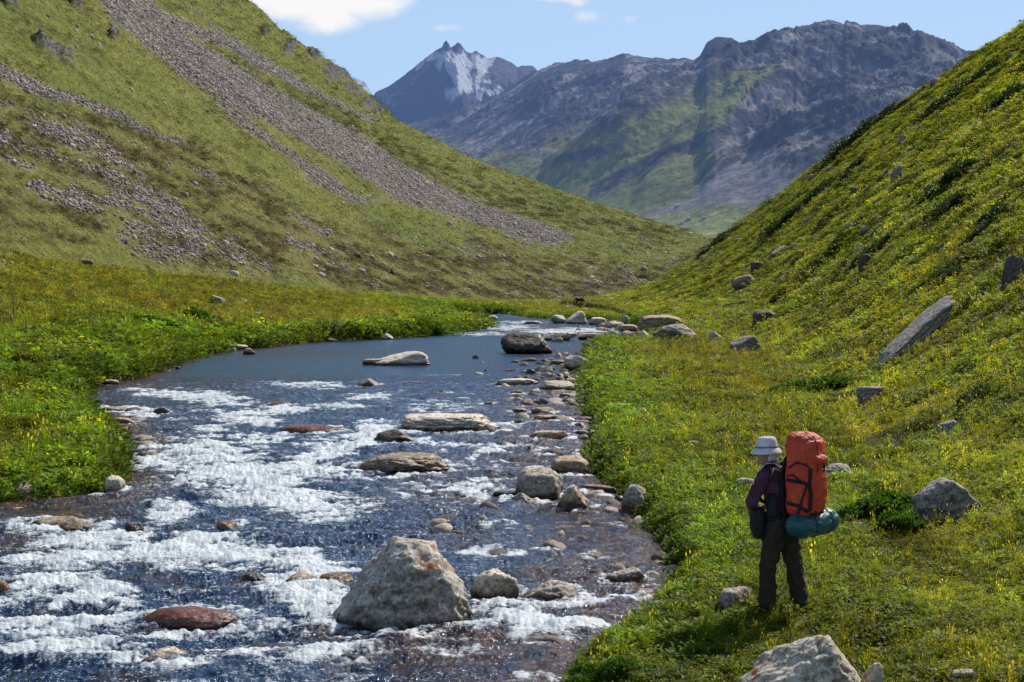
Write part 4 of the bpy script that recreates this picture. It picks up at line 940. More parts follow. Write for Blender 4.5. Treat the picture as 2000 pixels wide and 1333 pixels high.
# rocks stir the water: foam collars and wakes
for (rx_, ry_, rw_) in ROCK_XY:
    amt = np.interp(gpy(rx_, ry_), [660, 735, 760, 1400], [.0, .0, .8, .8])
    if amt <= 0: continue
    m = np.nonzero((np.abs(wx - rx_) < rw_ * 2.5) & (np.abs(wy - ry_) < rw_ * 2.5))[0]
    dx = wx[m] - rx_; dy = wy[m] - ry_; q = np.sqrt(dx * dx + dy * dy)
    collar = np.exp(-((q - rw_ * .55) / (.10 + .14 * rw_)) ** 2) * amt * .75
    foam[m] = np.maximum(foam[m], collar * (.45 + .8 * np.clip(fbm2(wx[m] / .5, wy[m] / .5, 2, 205) + .3, 0, 1)))
scl = np.clip(wy / 22, .75, 4)          # wave length grows a little with distance so the far chop still reads
# flow roughly toward the camera and left
fu = wx * .86 + wy * .5; fv = -wx * .5 + wy * .86
w1 = ridge2(fu / 1.9 + .6 * noise2(wx / 2, wy / 2, 211), fv / 1.0, 3, 213); w2 = fbm2(fu / .62, fv / .34, 4, 215, gain=.6); w3 = ridge2(fu / .33, fv / .2, 3, 217, gain=.6)
w4 = fbm2(wx / 1.7, wy / .8, 3, 219)
wb_ = ridge2(wx / 2.6 + .5 * noise2(wx / 3, wy / 3, 241), wy / 1.25, 3, 242, gain=.55)
hz = turb * (.14 * wb_ + .04 * w1 + .06 * w2 + .022 * w3) + foam * (.05 + .06 * w2 + .02 * w3) + .010 * w4
s5 = wy / 16.0
w5 = np.zeros_like(wx); ls = np.log2(s5)
for k_ in range(-2, 6):
    wt = np.clip(1 - np.abs(ls - k_), 0, 1); m = wt > 0
    if m.any():
        q_ = 2.0 ** k_; w5[m] += wt[m] * (noise2(fu[m] / (.11 * q_), fv[m] / (.06 * q_), 225 + k_) + .5 * noise2(fu[m] / (.05 * q_) + 7, fv[m] / (.03 * q_), 245 + k_))
hz = hz + w5 * .020 * s5 * np.clip(turb, .10, 1) * (1 - .55 * foam)
hz = hz * np.clip(1.25 - wy / 130, .12, 1) * sstep(.25, -.7, wsd)
# submerged hump over shallow stones
crest = np.clip(w1 * .5 + w2 * .6 + .35 * w3, -1, 1)
crest = np.clip(crest + .45 * w5, -1, 1)
shal = np.zeros_like(wx)
for cx, cy, rx, ry, s in [(1180,1080,150,110,.8),(930,1060,110,40,.4),(1180,1150,170,90,.8),(1150,1000,130,45,.75),(1040,900,150,110,.65),(1000,1270,260,50,.65),(120,1002,140,18,.75),(860,960,120,60,.5),(800,1290,200,50,.5),(1090,700,80,24,.5),(580,690,220,10,.35),(300,755,150,20,.3),(1080,650,120,15,.5),(240,860,60,60,.6),(60,1070,140,50,.45),(1080,800,120,80,.7)]:
    shal = np.maximum(shal, s * np.exp(-((wPX - cx) / rx) ** 2 - ((wPY - cy) / ry) ** 2))
shal0 = np.clip(shal, 0, 1)
lace = .35 * wb_ - .1 + 1.0 * fbm2(fu / 1.5 + .5 * noise2(wx, wy, 237), fv / .55, 5, 231, gain=.72) + .55 * crest
fmask = np.clip((foam * .92 - .26 + 1.0 * lace) * sstep(.04, .45, foam) + turb * (.30 - .22 * shal0) * sstep(.05, .7, crest + .5 * fbm2(fu / 2.2, fv / 1.2, 3, 233)), 0, 1)
depthf = sstep(-.1, -2.2, wsd + .8 * fbm2(wx / 1.5, wy / 2.5, 3, 221))
shal = np.clip(shal * 1.4, 0, 1)
depthf = depthf * (1 - 1.0 * shal)
depthf = depthf * (1 - .45 * sstep(.1, .4, fbm2(wx / 1.1, wy / 1.3, 3, 251)))
def mat_water():
    m = NT('river_water'); P = m.pos()
    fo = m.attr('foam', 'Fac'); dp = m.attr('depth', 'Fac'); tb = m.attr('turb', 'Fac')
    Pf = m.scale(P, (1.0, .62, 1.0), (0, 0, R(30)))
    b1 = m.noise(Pf, 5.0, 4, .62, .4); b2 = m.noise(Pf, 19.0, 3, .6, .3); b3 = m.noise(m.scale(P, (.5, 1.1, 1)), 2.2, 5, .6)
    amp = m.mr(tb, 0, 1, .85, 1.3)
    h = m.math('MULTIPLY', m.math('ADD', m.math('ADD', m.math('MULTIPLY', b1, .085), m.math('MULTIPLY', b2, .026)), m.math('MULTIPLY', b3, .05)), amp)
    nr = m.bump(h, 1.0, 1.0)
    fr = m.n('ShaderNodeFresnel', i_IOR=1.33, i_Normal=nr).outputs[0]
    gl = m.n('ShaderNodeBsdfGlossy', i_Color=m.mix(dp, (.62, .70, .82), (.68, .83, 1.0)), i_Roughness=m.mr(tb, 0, 1, .16, .11), i_Normal=nr).outputs[0]
    tr = m.n('ShaderNodeBsdfTransparent', i_Color=(.86, .76, .60, 1)).outputs[0]
    deep = m.mix(m.noise(P, .7, 3), (.005, .018, .058), (.010, .036, .080))
    deep = m.mix(m.mr(tb, .2, .6, 1, 0), deep, (.018, .055, .12))
    di = m.n('ShaderNodeBsdfDiffuse', i_Color=deep, i_Normal=nr).outputs[0]
    am = m.n('ShaderNodeBsdfDiffuse', i_Color=m.mix(m.mr(m.noise(m.scale(P, (1, 1.6, 1)), 2.6, 4, .7), .42, .6), (.055, .040, .030), (.30, .14, .055)), i_Normal=nr).outputs[0]
    tr = m.mixs(.42, tr, am)
    body = m.mixs(m.mr(dp, 0, 1, .0, .95), tr, di)
    w = m.mixs(fr, body, gl)
    fn = m.noise(m.scale(P, (.42, 1.25, 1), (0, 0, R(-28))), 7.0, 6, .74, .7); fn2 = m.noise(P, 34.0, 3, .7)
    fr2 = m.noise(m.scale(P, (.4, 1.2, 1), (0, 0, R(-24))), 2.4, 4, .65, 1.0)
    th = m.math('ADD', fo, m.math('SUBTRACT', m.math('ADD', m.math('ADD', m.math('MULTIPLY', fn, 1.6), m.math('MULTIPLY', fr2, 1.15)), m.math('MULTIPLY', fn2, 1.1)), 1.925))
    ff = m.mr(th, .36, .80, 0, 1)
    ff = m.math('MULTIPLY', ff, m.mr(fo, .02, .15, 0, 1))
    fl = m.math('MULTIPLY', m.mr(m.noise(m.scale(P, (.7, 1.2, 1)), 26.0, 2, .6), .64, .69), m.mr(m.math('ADD', tb, m.math('MULTIPLY', m.noise(P, 1.3, 3), 1.2)), 1.1, 1.6))  # white flecks painted in as sparkle on the rough water
    ff = m.math('MAXIMUM', ff, m.math('MULTIPLY', fl, .85))
    fcol = m.mix(m.mr(fn, .3, .65), (.50, .58, .62), (.92, .94, .94))
    fnr = m.bump(m.math('ADD', m.math('MULTIPLY', fn, .07), m.math('MULTIPLY', fn2, .02)), .8, 1.0)
    fs = m.pbsdf(fcol, .45, fnr, .5)
    return m.done(m.mixs(m.math('MULTIPLY', ff, .94), w, fs))
wmask = (wsd.reshape(WX.shape) < .5)
V, Fc, At = compact(np.stack([wx, wy, hz], 1), grid_faces(*WX.shape, mask=wmask), {'foam': fmask, 'depth': depthf, 'turb': turb})
river_o = mesh_from('river_water', V, Fc, mat_water(), True, At)
tag(river_o, kind='structure')
# ------------------------------------------------------------------ vegetation
def leafmat(name, trans=.48, gloss=.12, rough=.55, darkbase=True):
    m = NT(name); t = m.attr('tint', 'Color', 'INSTANCER'); v = m.attr('lv')
    c = m.mix(1.0, t, v, 'MULTIPLY')
    tc = m.mix(1.0, c, (1.35, 1.5, .55), 'MULTIPLY')
    d = m.pbsdf(c, rough, None, gloss)
    tr = m.n('ShaderNodeBsdfTranslucent', i_Color=tc).outputs[0]
    return m.done(m.mixs(trans, d, tr))
M_LEAF = leafmat('leaf_green'); M_BLADE = leafmat('grass_blade', .5, .1, .6); M_JUN = leafmat('juniper_needles', .18, .15, .7)
def quads_obj(name, Q, lv, mat):
    Q = np.array(Q); n = len(Q)
    o = mesh_from(name, Q.reshape(-1, 3), np.arange(n * 4).reshape(n, 4), mat, False, {'lv': np.repeat(np.array(lv), 4, 0)})
    COL.objects.unlink(o); return o
def leaf(c, dirv, up, L, W):
    dirv = dirv / np.linalg.norm(dirv); s = np.cross(dirv, up); s = s / (np.linalg.norm(s) + 1e-9)
    return [c, c + dirv * L * .5 + s * W * .5, c + dirv * L, c + dirv * L * .5 - s * W * .5]
def make_tuft(seed, n, h, w, splay, head=0):
    r = np.random.default_rng(seed); Q = []; lv = []
    for i in range(n):
        a = r.uniform(0, 6.28); rr = r.uniform(0, .5) ** .7 * .25; b = np.array([math.cos(a) * rr, math.sin(a) * rr, -.04])
        hh = h * r.uniform(.5, 1.15); lean = r.uniform(.1, 1) * splay; a2 = a + r.normal() * .5
        o = np.array([math.cos(a2), math.sin(a2), 0]); s = np.array([-math.sin(a2), math.cos(a2), 0]) * w * r.uniform(.6, 1.3)
        m1 = b + o * lean * hh * .35 + np.array([0, 0, hh * .62]); t = b + o * lean * hh + np.array([0, 0, hh * (1 - .3 * lean)])
        k = r.uniform(.75, 1.25); cc = np.array([k * r.uniform(.95, 1.25), k, k * .9])
        if r.random() < .05: cc = np.array([1.7, 1.3, 1.3])
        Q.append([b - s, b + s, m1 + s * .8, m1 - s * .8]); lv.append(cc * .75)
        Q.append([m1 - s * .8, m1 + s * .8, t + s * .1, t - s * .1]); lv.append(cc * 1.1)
        if head and i % 3 == 0:
            Q.append(leaf(t, np.array([0, 0, 1.0]) + o * .3, o, h * .14, h * .06)); lv.append(np.array([2.2, 1.5, 1.9]))
    return quads_obj('tuft%d' % seed, Q, lv, M_BLADE)
def make_herb(seed, n, R_, H, L, W, yellow=0.0, mat=None):
    r = np.random.default_rng(seed); Q = []; lv = []
    for i in range(n):
        a = r.uniform(0, 6.28); q = r.random() ** .5; z = H * (1 - .75 * q * q) * r.uniform(.25, 1.0)
        c = np.array([math.cos(a) * q * R_, math.sin(a) * q * R_, z]); a2 = a + r.normal() * .8
        d = np.array([math.cos(a2), math.sin(a2), r.uniform(-.35, .7)]); up = np.array([r.normal() * .35, r.normal() * .35, 1.0])
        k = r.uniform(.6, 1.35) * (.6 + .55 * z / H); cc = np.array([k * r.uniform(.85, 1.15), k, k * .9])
        if r.random() < yellow: cc = np.array([2.6, 1.75, .6]) * r.uniform(.8, 1.2)
        s = r.uniform(.65, 1.3); Q.append(leaf(c, d, up, L * s, W * s)); lv.append(cc)
    return quads_obj('herb%d' % seed, Q, lv, mat or M_LEAF)
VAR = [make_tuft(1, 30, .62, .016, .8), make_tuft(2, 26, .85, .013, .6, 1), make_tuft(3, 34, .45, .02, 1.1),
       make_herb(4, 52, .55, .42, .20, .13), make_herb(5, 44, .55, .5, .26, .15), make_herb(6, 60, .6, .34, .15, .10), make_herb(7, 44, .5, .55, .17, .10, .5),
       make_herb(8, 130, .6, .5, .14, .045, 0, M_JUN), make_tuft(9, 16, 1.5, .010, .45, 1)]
vc = bpy.data.collections.new('plant_library')
for k, v in enumerate(VAR): v.name = 'plant_%02d' % k; vc.objects.link(v)
def gn_group():
    g = bpy.data.node_groups.new('scatter_plants', 'GeometryNodeTree')
    g.interface.new_socket('Geometry', in_out='INPUT', socket_type='NodeSocketGeometry'); g.interface.new_socket('Geometry', in_out='OUTPUT', socket_type='NodeSocketGeometry')
    A = g.nodes.new; L = g.links.new
    gi = A('NodeGroupInput'); go = A('NodeGroupOutput'); ip = A('GeometryNodeInstanceOnPoints'); ci = A('GeometryNodeCollectionInfo')
    ci.inputs[0].default_value = vc; ci.inputs['Separate Children'].default_value = True; ci.inputs['Reset Children'].default_value = True
    m2p = A('GeometryNodeMeshToPoints')
    def na(nm, t):
        n = A('GeometryNodeInputNamedAttribute'); n.data_type = t; n.inputs[0].default_value = nm; return n.outputs[0]
    L(gi.outputs[0], m2p.inputs[0]); L(m2p.outputs[0], ip.inputs['Points']); L(ci.outputs[0], ip.inputs['Instance']); ip.inputs['Pick Instance'].default_value = True
    L(na('kind', 'INT'), ip.inputs['Instance Index']); L(na('rot', 'FLOAT_VECTOR'), ip.inputs['Rotation']); L(na('sc', 'FLOAT_VECTOR'), ip.inputs['Scale'])
    L(ip.outputs[0], go.inputs[0]); return g
GNG = gn_group()
def plant_field(name, label, cat, P, kind, rot, sc, tint):
    me = bpy.data.meshes.new(name); n = len(P); me.vertices.add(n); me.vertices.foreach_set('co', P.astype(np.float32).ravel())
    a = me.attributes.new('kind', 'INT', 'POINT'); a.data.foreach_set('value', kind.astype(np.int32))
    for nm, v in (('rot', rot), ('sc', sc)):
        a = me.attributes.new(nm, 'FLOAT_VECTOR', 'POINT'); a.data.foreach_set('vector', v.astype(np.float32).ravel())
    add_attr(me, 'tint', tint)
    o = bpy.data.objects.new(name, me); COL.objects.link(o); md = o.modifiers.new('scatter', 'NODES'); md.node_group = GNG
    return tag(o, label, cat, kind='stuff')
G3 = gV.reshape(NR, NC, 3)
e1 = np.zeros((NR, NC)); v1 = G3[1:, :-1] - G3[:-1, :-1]; v2 = G3[:-1, 1:] - G3[:-1, :-1]
e1[:-1, :-1] = np.linalg.norm(np.cross(v1, v2), axis=-1); AREA = e1.ravel()
vis = ((PX > -380) & (PX < 2380) & (PY > -60) & (PY < 1750)).astype(float)
def field(name, label, cat, dens, S, kfun, seed, tintfun, n=None, flatten=1.0, cap=200000):
    r = np.random.default_rng(seed); w = dens * AREA * vis / (S ** 2); tot = w.sum(); n = int(min(tot, cap)) if n is None else n
    P, ix = scatter_cells(w, n, r); s = S[ix] * r.uniform(.65, 1.35, n)
    rot = np.stack([r.normal(0, .12, n), r.normal(0, .12, n), r.uniform(0, 6.28, n)], 1)
    sc = np.stack([s, s, s * r.uniform(.8, 1.2, n) * flatten * np.interp(ys[ix], [60, 150], [1, .6])], 1)
    kind = kfun(ix, r, n); tint = tintfun(ix, r, n)
    print(name, n, int(tot)); return plant_field(name, label, cat, P - [0, 0, .0], kind, rot, sc, tint)
land = (GSD > .0) * (onleft < .5)
nearf = sstep(330, 240, ys)
S1 = np.minimum(.17 * np.maximum(1, ys / 22) ** .92, .85)
HX, HY = hit(1132, 598)[:2]
graze = 1 - np.exp(-((xs - HX) / 5) ** 2 - ((ys - HY + 12) / 22) ** 2)
S1 = np.where(GC < 1000, S1 * (1 + .75 * lush), S1)
S1 = S1 * np.clip(1.05 + 1.1 * fbm2(xs / 1.5, ys / 1.9, 3, 310), .6, 1.7)
jun = sstep(.02, .33, fbm2(xs / 3.3 + 5, ys / 4.2, 4, 89)) * rh
yel = sstep(.12, .4, fbm2(xs / 1.8 + 50, ys / 2.4, 3, 300)) * ((rh > 0) | (lush > .3))
herbz = sstep(-.1, .25, fbm2(xs / 1.6 + 20, ys / 2.2, 3, 301))
def kf(ix, r, n):
    k = r.integers(0, 3, n); u = r.random(n)
    h = np.maximum(herbz[ix] * .8, lush[ix] * .97); h = np.where(rh[ix], np.maximum(h, .5), h)
    k = np.where(u < h, r.integers(3, 6, n), k)
    k = np.where((r.random(n) < yel[ix] * .42 + .03), 6, k)
    k = np.where((r.random(n) < .05) & (ys[ix] < 40), 8, k)
    return k
def tf(ix, r, n):
    c = base_col[ix] * r.uniform(.75, 1.35, (n, 1)) * np.stack([r.uniform(.85, 1.14, n), np.ones(n), r.uniform(.8, 1.2, n)], 1)
    return np.clip(c, .005, 1)
base_col = np.clip(col, .01, .4)
gn_ = np.ones_like(xs)
base_col = np.where((GSD > .05)[:, None], base_col, C_lush)
base_col = base_col * (1.0 + .25 * lush[:, None])
base_col = base_col * (1 + ((GT <= 0.02) & (GC < 1300) & (lush < .5))[:, None] * np.array([.22, .22, .25]) * sstep(50, 110, ys)[:, None])
vr = fbm2(xs / 1.3, ys / 1.7, 4, 311, gain=.6); vr2 = fbm2(xs / 5, ys / 7, 3, 312)
base_col = base_col * np.clip(1 + 1.0 * vr + .5 * vr2, .45, 1.6)[:, None] * np.stack([1 - .22 * vr2, np.ones_like(vr), 1 + .3 * vr2], 1) * np.array([1.06, 1.03, 1.0])
field('meadow_plants', 'dense grass and low leafy herbs covering both banks and the right slope', 'grass', land * nearf * 3.4 * graze, S1, kf, 21, tf)
# lush leafy skirts overhanging the water
edge = np.exp(-((GSD - .12) / (.16 + .003 * ys)) ** 2) * (ys < 235) * (GC > -1500)
def kf2(ix, r, n): return np.where(r.random(n) < .65, r.integers(3, 6, n), r.integers(0, 3, n))
def tf2(ix, r, n): return np.tile([.105, .16, .016], (n, 1)) * r.uniform(.55, 1.35, (n, 1)) * np.stack([r.uniform(.8, 1.4, n), np.ones(n), np.ones(n)], 1)
field('bank_plants', 'bright leafy plants hanging over the river banks', 'plants', edge * 3.5, S1 * 1.35, kf2, 22, tf2)
# tussocks and heath cushions on the left hillside
S2 = .70 * np.maximum(.35, ys / 300)
def kf3(ix, r, n): return r.integers(0, 3, n)
field('hillside_grass', 'olive grass tussocks covering the steep left hillside', 'grass', (onleft > .5) * (1 - .9 * np.clip(scree * 1.2, 0, 1)) * (1 - crag) * 1.1, S2, kf3, 23, tf, flatten=.55, cap=140000)
def kf4(ix, r, n): return np.where(r.random(n) < .8, 7, 5)
def tf4(ix, r, n): return np.tile([.058, .068, .022], (n, 1)) * r.uniform(.6, 1.5, (n, 1)) * np.stack([r.uniform(.9, 1.5, n), np.ones(n), np.ones(n)], 1)
field('heath_cushions', 'low dark heath cushions between the scree patches', 'shrubs', heath * 5.0, S2 * 2.3, kf4, 24, tf4, flatten=.55, cap=30000)
def kf5(ix, r, n): return np.where(r.random(n) < .7, 7, 5)
def tf5(ix, r, n): return np.tile([.050, .066, .020], (n, 1)) * r.uniform(.5, 1.4, (n, 1))
field('slope_cushions', 'dark low cushions of shrub dotted over the right hillside', 'shrubs', jun ** 1.2 * (ys > 28) * 2.4, .34 * np.maximum(1, ys / 50), kf5, 25, tf5, flatten=.8, cap=20000)
# juniper shrubs on the right hillside and a few elsewhere: each one a thing
def mat_shrub(name, c, trans):
    m = NT(name); v = m.attr('lv'); cc = m.mix(1.0, v, c, 'MULTIPLY')
    return m.done(m.mixs(trans, m.pbsdf(cc, .6, None, .25), m.n('ShaderNodeBsdfTranslucent', i_Color=m.mix(1.0, cc, (1.3, 1.5, .6), 'MULTIPLY')).outputs[0]))
MS_D = mat_shrub('juniper_foliage', (.052, .075, .024), .3); MS_G = mat_shrub('herb_foliage', (.075, .145, .018), .4); MS_Y = mat_shrub('yellow_foliage', (.20, .21, .02), .4)
m_ = NT('shrub_wood'); MS_W = m_.done(m_.pbsdf((.06, .045, .03), .9))
def shrub_mesh(seed, n, L, W):
    r = np.random.default_rng(seed); Q = []; lv = []
    lobes = [(r.normal() * .27, r.normal() * .2, r.uniform(.05, .36), r.uniform(.10, .26)) for _ in range(16)]
    for i in range(n):
        lx, ly, lz, lr = lobes[r.integers(0, len(lobes))]; d = r.normal(size=3); d /= np.linalg.norm(d); d[2] = abs(d[2]) * 1.0 - .15
        q = lr * r.uniform(.55, 1.12); c = np.array([lx, ly, lz * .6]) + d * q
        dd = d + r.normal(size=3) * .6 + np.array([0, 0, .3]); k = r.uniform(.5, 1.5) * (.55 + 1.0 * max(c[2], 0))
        s = r.uniform(.6, 1.3); Q.append(leaf(c, dd, r.normal(size=3), L * s, W * s)); lv.append([k * r.uniform(.85, 1.3), k, k])
    Q = np.array(Q); return Q.reshape(-1, 3), np.repeat(np.array(lv), 4, 0)
SM_ = {}
def shrub(label, px, py, wp, hp, kind, v, cat='shrub', name='juniper_shrub', group=None):
    p = hit(px, py); s = wp * p[1] / F; hz_ = hp * p[1] / F * 1.5
    if kind == 'd': s *= 1.15; hz_ *= 1.0
    key = (kind, v)
    if key not in SM_:
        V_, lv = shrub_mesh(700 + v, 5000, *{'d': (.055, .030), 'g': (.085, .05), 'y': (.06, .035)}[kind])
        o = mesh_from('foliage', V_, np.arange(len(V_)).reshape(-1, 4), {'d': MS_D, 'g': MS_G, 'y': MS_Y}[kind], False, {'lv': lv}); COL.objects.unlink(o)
        Vs = []; Fs = []
        for k in range(5):
            a = k * 1.3; n0 = len(Vs)
            for (q, z, w_) in ((0, -.1, .03), (.14, .22, .014)):
                for j in range(5): Vs.append([math.cos(a) * q + w_ * math.cos(j * 1.257), math.sin(a) * q + w_ * math.sin(j * 1.257), z])
            for j in range(5): Fs.append([n0 + j, n0 + (j + 1) % 5, n0 + 5 + (j + 1) % 5, n0 + 5 + j])
        o2 = mesh_from('stem', Vs, Fs, MS_W); COL.objects.unlink(o2)
        SM_[key] = (o.data, o2.data); bpy.data.objects.remove(o); bpy.data.objects.remove(o2)
    root = bpy.data.objects.new(name, None); COL.objects.link(root); root.location = tuple(p + np.array([0, .25 * s, -.02 * s])); root.scale = (s, s * .9, hz_)
    zz = terr(np.array([p[0] - 1, p[0] + 1, p[0], p[0]]), np.array([p[1], p[1], p[1] - 1, p[1] + 1]), False)[0]; root.rotation_euler = (math.atan((zz[3] - zz[2]) / 2) * .8, -math.atan((zz[1] - zz[0]) / 2) * .9, (px * 7.3) % .8 - .4); root.location[2] -= .10 * s * (kind == 'd'); root.empty_display_size = .1
    for nm, d in zip(('foliage', 'stem'), SM_[key]):
        c = bpy.data.objects.new(nm, d); COL.objects.link(c); c.parent = root
    tag(root, label, cat, group)
for i, a in enumerate([
 ('dark juniper on the right skyline above the valley gap', 1408, 472, 66, 32), ('rounded dark juniper beside the lower skyline of the right hill', 1548, 432, 76, 50), ('dark juniper strip below the pale stone on the right hill', 1612, 372, 110, 46),
 ('long juniper patch mid slope on the right hill', 1690, 318, 100, 40), ('dark juniper hugging the upper right skyline', 1690, 232, 110, 50), ('juniper clump on the skyline above the white tilted boulder', 1742, 196, 80, 40),
 ('broad juniper patch under the upper skyline', 1850, 200, 110, 44), ('juniper patch near the top right corner', 1930, 150, 110, 56), ('dark juniper at the right edge below the top corner', 1985, 190, 90, 50), ('juniper patch right of the large grey boulder', 1885, 345, 120, 70),
 ('deep dark juniper in the middle of the right slope', 1878, 400, 80, 54), ('broad dark juniper at the right edge mid slope', 1960, 430, 110, 66), ('juniper over the dark upright block', 1528, 590, 70, 46), ('small juniper below the mid slope stones', 1620, 505, 70, 34),
 ('dark juniper beside the huge shadowed boulder', 1925, 580, 90, 50), ('juniper strip left of the large grey boulder', 1640, 415, 66, 26), ('juniper on the slope below the grey long stone', 1740, 470, 90, 36), ('leafy dark clump on the slope above the big rounded boulder', 1920, 790, 120, 66),
 ('low dark shrub uphill from the long slab', 1870, 540, 60, 40), ('dark shrub at the lower left skyline end of the right hill', 1440, 452, 60, 24)]):
    shrub(a[0] if a[0].startswith('x') else a[0], *a[1:], 'd', i % 3)
for i, a in enumerate([
 ('bright green leafy bush on the left bank above the pool', 292, 640, 70, 40, 'g'), ('dark green leaf clump right of the bright bush on the left bank', 380, 626, 56, 36, 'g'), ('broad green leaf clump in the meadow foot at the slope', 1610, 768, 130, 50, 'g'),
 ('green leaf clump right of the hiker pack', 1720, 1010, 130, 70, 'g'), ('leafy plant clump left of the big rounded boulder', 1770, 1040, 90, 60, 'g'), ('leafy plant at the lower bank corner by the bottom edge', 1190, 1330, 110, 60, 'g'),
 ('tall leaf clump on the far left bank', 738, 650, 40, 26, 'g'), ('tall leaf clump right of its twin on the far left bank', 848, 650, 34, 20, 'g'),
 ('yellow flowering bush at the top of the left meadow', 292, 532, 42, 14, 'y'), ('yellow green bush left of the meadow top', 48, 506, 40, 20, 'y'), ('yellow leaved shrub at the left edge of the near bank', 55, 720, 90, 56, 'y'), ('golden leaved shrub on the slope behind the pack', 1730, 900, 90, 40, 'y'), ('yellow leaved shrub at the left edge beside the water bend', 20, 850, 80, 70, 'y')]):
    shrub(*a, i % 3 + 3, 'bush' if a[5] != 'g' else 'plant', 'leafy_bush')
# ------------------------------------------------------------------ hiker, pack and horse
def simple(name, c, rough=.8, spec=.3, nsc=30, var=.25, bump=.004, nsc2=None):
    m = NT(name); P = m.obj(); n = m.noise(P, nsc, 4, .65); n2 = m.noise(P, nsc2 or nsc * .25, 3, .6)
    k = m.math('MULTIPLY', m.mr(n, .3, .7, 1 - var, 1 + var), m.mr(n2, .3, .7, 1 - var, 1 + var))
    cc = m.mix(1.0, c, m.n('ShaderNodeCombineColor', i_0=k, i_1=k, i_2=k).outputs[0], 'MULTIPLY')
    return m.done(m.pbsdf(cc, rough, m.bump(m.math('ADD', n, n2), .8, bump), spec))
M_SKIN = simple('skin', (.34, .17, .11), .55, .35, 40, .08); M_SHIRT = simple('plum_shirt', (.085, .038, .062), .9, .1, 60, .2, .01, 6); M_TROUS = simple('olive_trousers', (.042, .036, .024), .9, .1, 50, .2, .012, 7)
M_BOOT = simple('boot_leather', (.035, .028, .022), .7, .3); M_HAT = simple('hat_cotton', (.62, .60, .62), .9, .1, 50, .1, .006, 8); M_HAIR = simple('white_hair', (.6, .58, .55), .7, .3, 90, .25)
M_ORANGE = simple('orange_nylon', (.55, .058, .022), .5, .35, 24, .14, .03, 6); M_BLACK = simple('black_webbing', (.012, .012, .014), .7, .3, 60, .2); M_TEAL = simple('teal_nylon', (.006, .080, .105), .40, .5, 20, .15, .02, 5)
M_YEL = simple('yellow_green_print', (.30, .32, .03), .6, .3); M_HORSE = simple('horse_coat', (.045, .022, .012), .6, .3); M_MANE = simple('horse_mane', (.012, .009, .007), .8, .2); M_GREYS = simple('grey_piping', (.45, .45, .5), .7, .3)
def loft(B, pts, rad, seg=14, ref=(0, 1, 0), caps=True):
    """B = (V, F) lists; pts list of 3-vectors; rad list of (ra, rb)"""
    V, Fc = B; pts = [np.array(p, float) for p in pts]; n = len(pts); rad = [(r, r) if isinstance(r, (int, float)) else r for r in rad]
    P2 = []; R2 = []
    if caps:
        t = pts[0] - pts[1]; t /= np.linalg.norm(t)
        for q in (.95, .6): P2.append(pts[0] + t * min(rad[0]) * q); R2.append(tuple(x * math.sqrt(max(0, 1 - q * q)) for x in rad[0]))
    P2 += pts; R2 += rad
    if caps:
        t = pts[-1] - pts[-2]; t /= np.linalg.norm(t)
        for q in (.6, .95): P2.append(pts[-1] + t * min(rad[-1]) * q); R2.append(tuple(x * math.sqrt(max(0, 1 - q * q)) for x in rad[-1]))
    m = len(P2); base = len(V); ref = np.array(ref, float)
    for i in range(m):
        t = P2[min(i + 1, m - 1)] - P2[max(i - 1, 0)]; t = t / (np.linalg.norm(t) + 1e-9)
        b = ref - t * ref.dot(t)
        if np.linalg.norm(b) < .05: b = np.array([1., 0, 0]) - t * t[0]
        b /= np.linalg.norm(b); a = np.cross(t, b)
        for j in range(seg):
            th = j * 2 * math.pi / seg; V.append(P2[i] + a * math.cos(th) * R2[i][0] + b * math.sin(th) * R2[i][1])
    for i in range(m - 1):
        for j in range(seg):
            Fc.append([base + i * seg + j, base + i * seg + (j + 1) % seg, base + (i + 1) * seg + (j + 1) % seg, base + (i + 1) * seg + j])
    Fc.append([base + j for j in range(seg)][::-1]); Fc.append([base + (m - 1) * seg + j for j in range(seg)])
def finish(name, B, mat, parent, voxel=None, smooth=2, wr=0.0, wrs=.12):
    me = bpy.data.meshes.new(name); me.from_pydata([tuple(v) for v in B[0]], [], B[1]); me.materials.append(mat)
    bm = bmesh.new(); bm.from_mesh(me); bmesh.ops.recalc_face_normals(bm, faces=bm.faces); bm.to_mesh(me); bm.free()
    for p in me.polygons: p.use_smooth = True
    o = bpy.data.objects.new(name, me); COL.objects.link(o)
    if parent: o.parent = parent
    if voxel:
        md = o.modifiers.new('remesh', 'REMESH'); md.mode = 'VOXEL'; md.voxel_size = voxel; md.use_smooth_shade = True
        if smooth: s = o.modifiers.new('smooth', 'SMOOTH'); s.iterations = smooth; s.factor = .5
        if wr:
            t = bpy.data.textures.new(name + '_folds', 'CLOUDS'); t.noise_scale = wrs; t.noise_depth = 2
            d = o.modifiers.new('folds', 'DISPLACE'); d.texture = t; d.strength = wr; d.mid_level = .5; d.texture_coords = 'LOCAL'
    return o
def NB(): return ([], [])
HP = hit(1529, 1199); print('hiker', HP)
YAW = R(45)
man = bpy.data.objects.new('person', None); COL.objects.link(man); man.location = tuple(HP + np.array([0, .12, -.02])); man.rotation_euler = (0, 0, YAW); man.empty_display_size = .2; man.scale = (1.10,) * 3
tag(man, 'hiker in white brimmed hat, plum shirt and olive trousers seen from behind', 'person')
hipL, hipR = (-.095, .01, .93), (.095, -.01, .93); knL, knR = (-.135, .07, .50), (.14, -.06, .50); anL, anR = (-.165, .05, .09), (.165, -.13, .09)
chest = (-.01, .07, 1.33); neck = (-.02, .115, 1.50); head = (-.045, .155, 1.625)
shL, shR = (-.19, .07, 1.42), (.19, .05, 1.42); elL, elR = (-.335, .13, 1.145), (.33, .11, 1.15); wrL, wrR = (-.165, .275, 1.045), (.15, .30, 1.05)
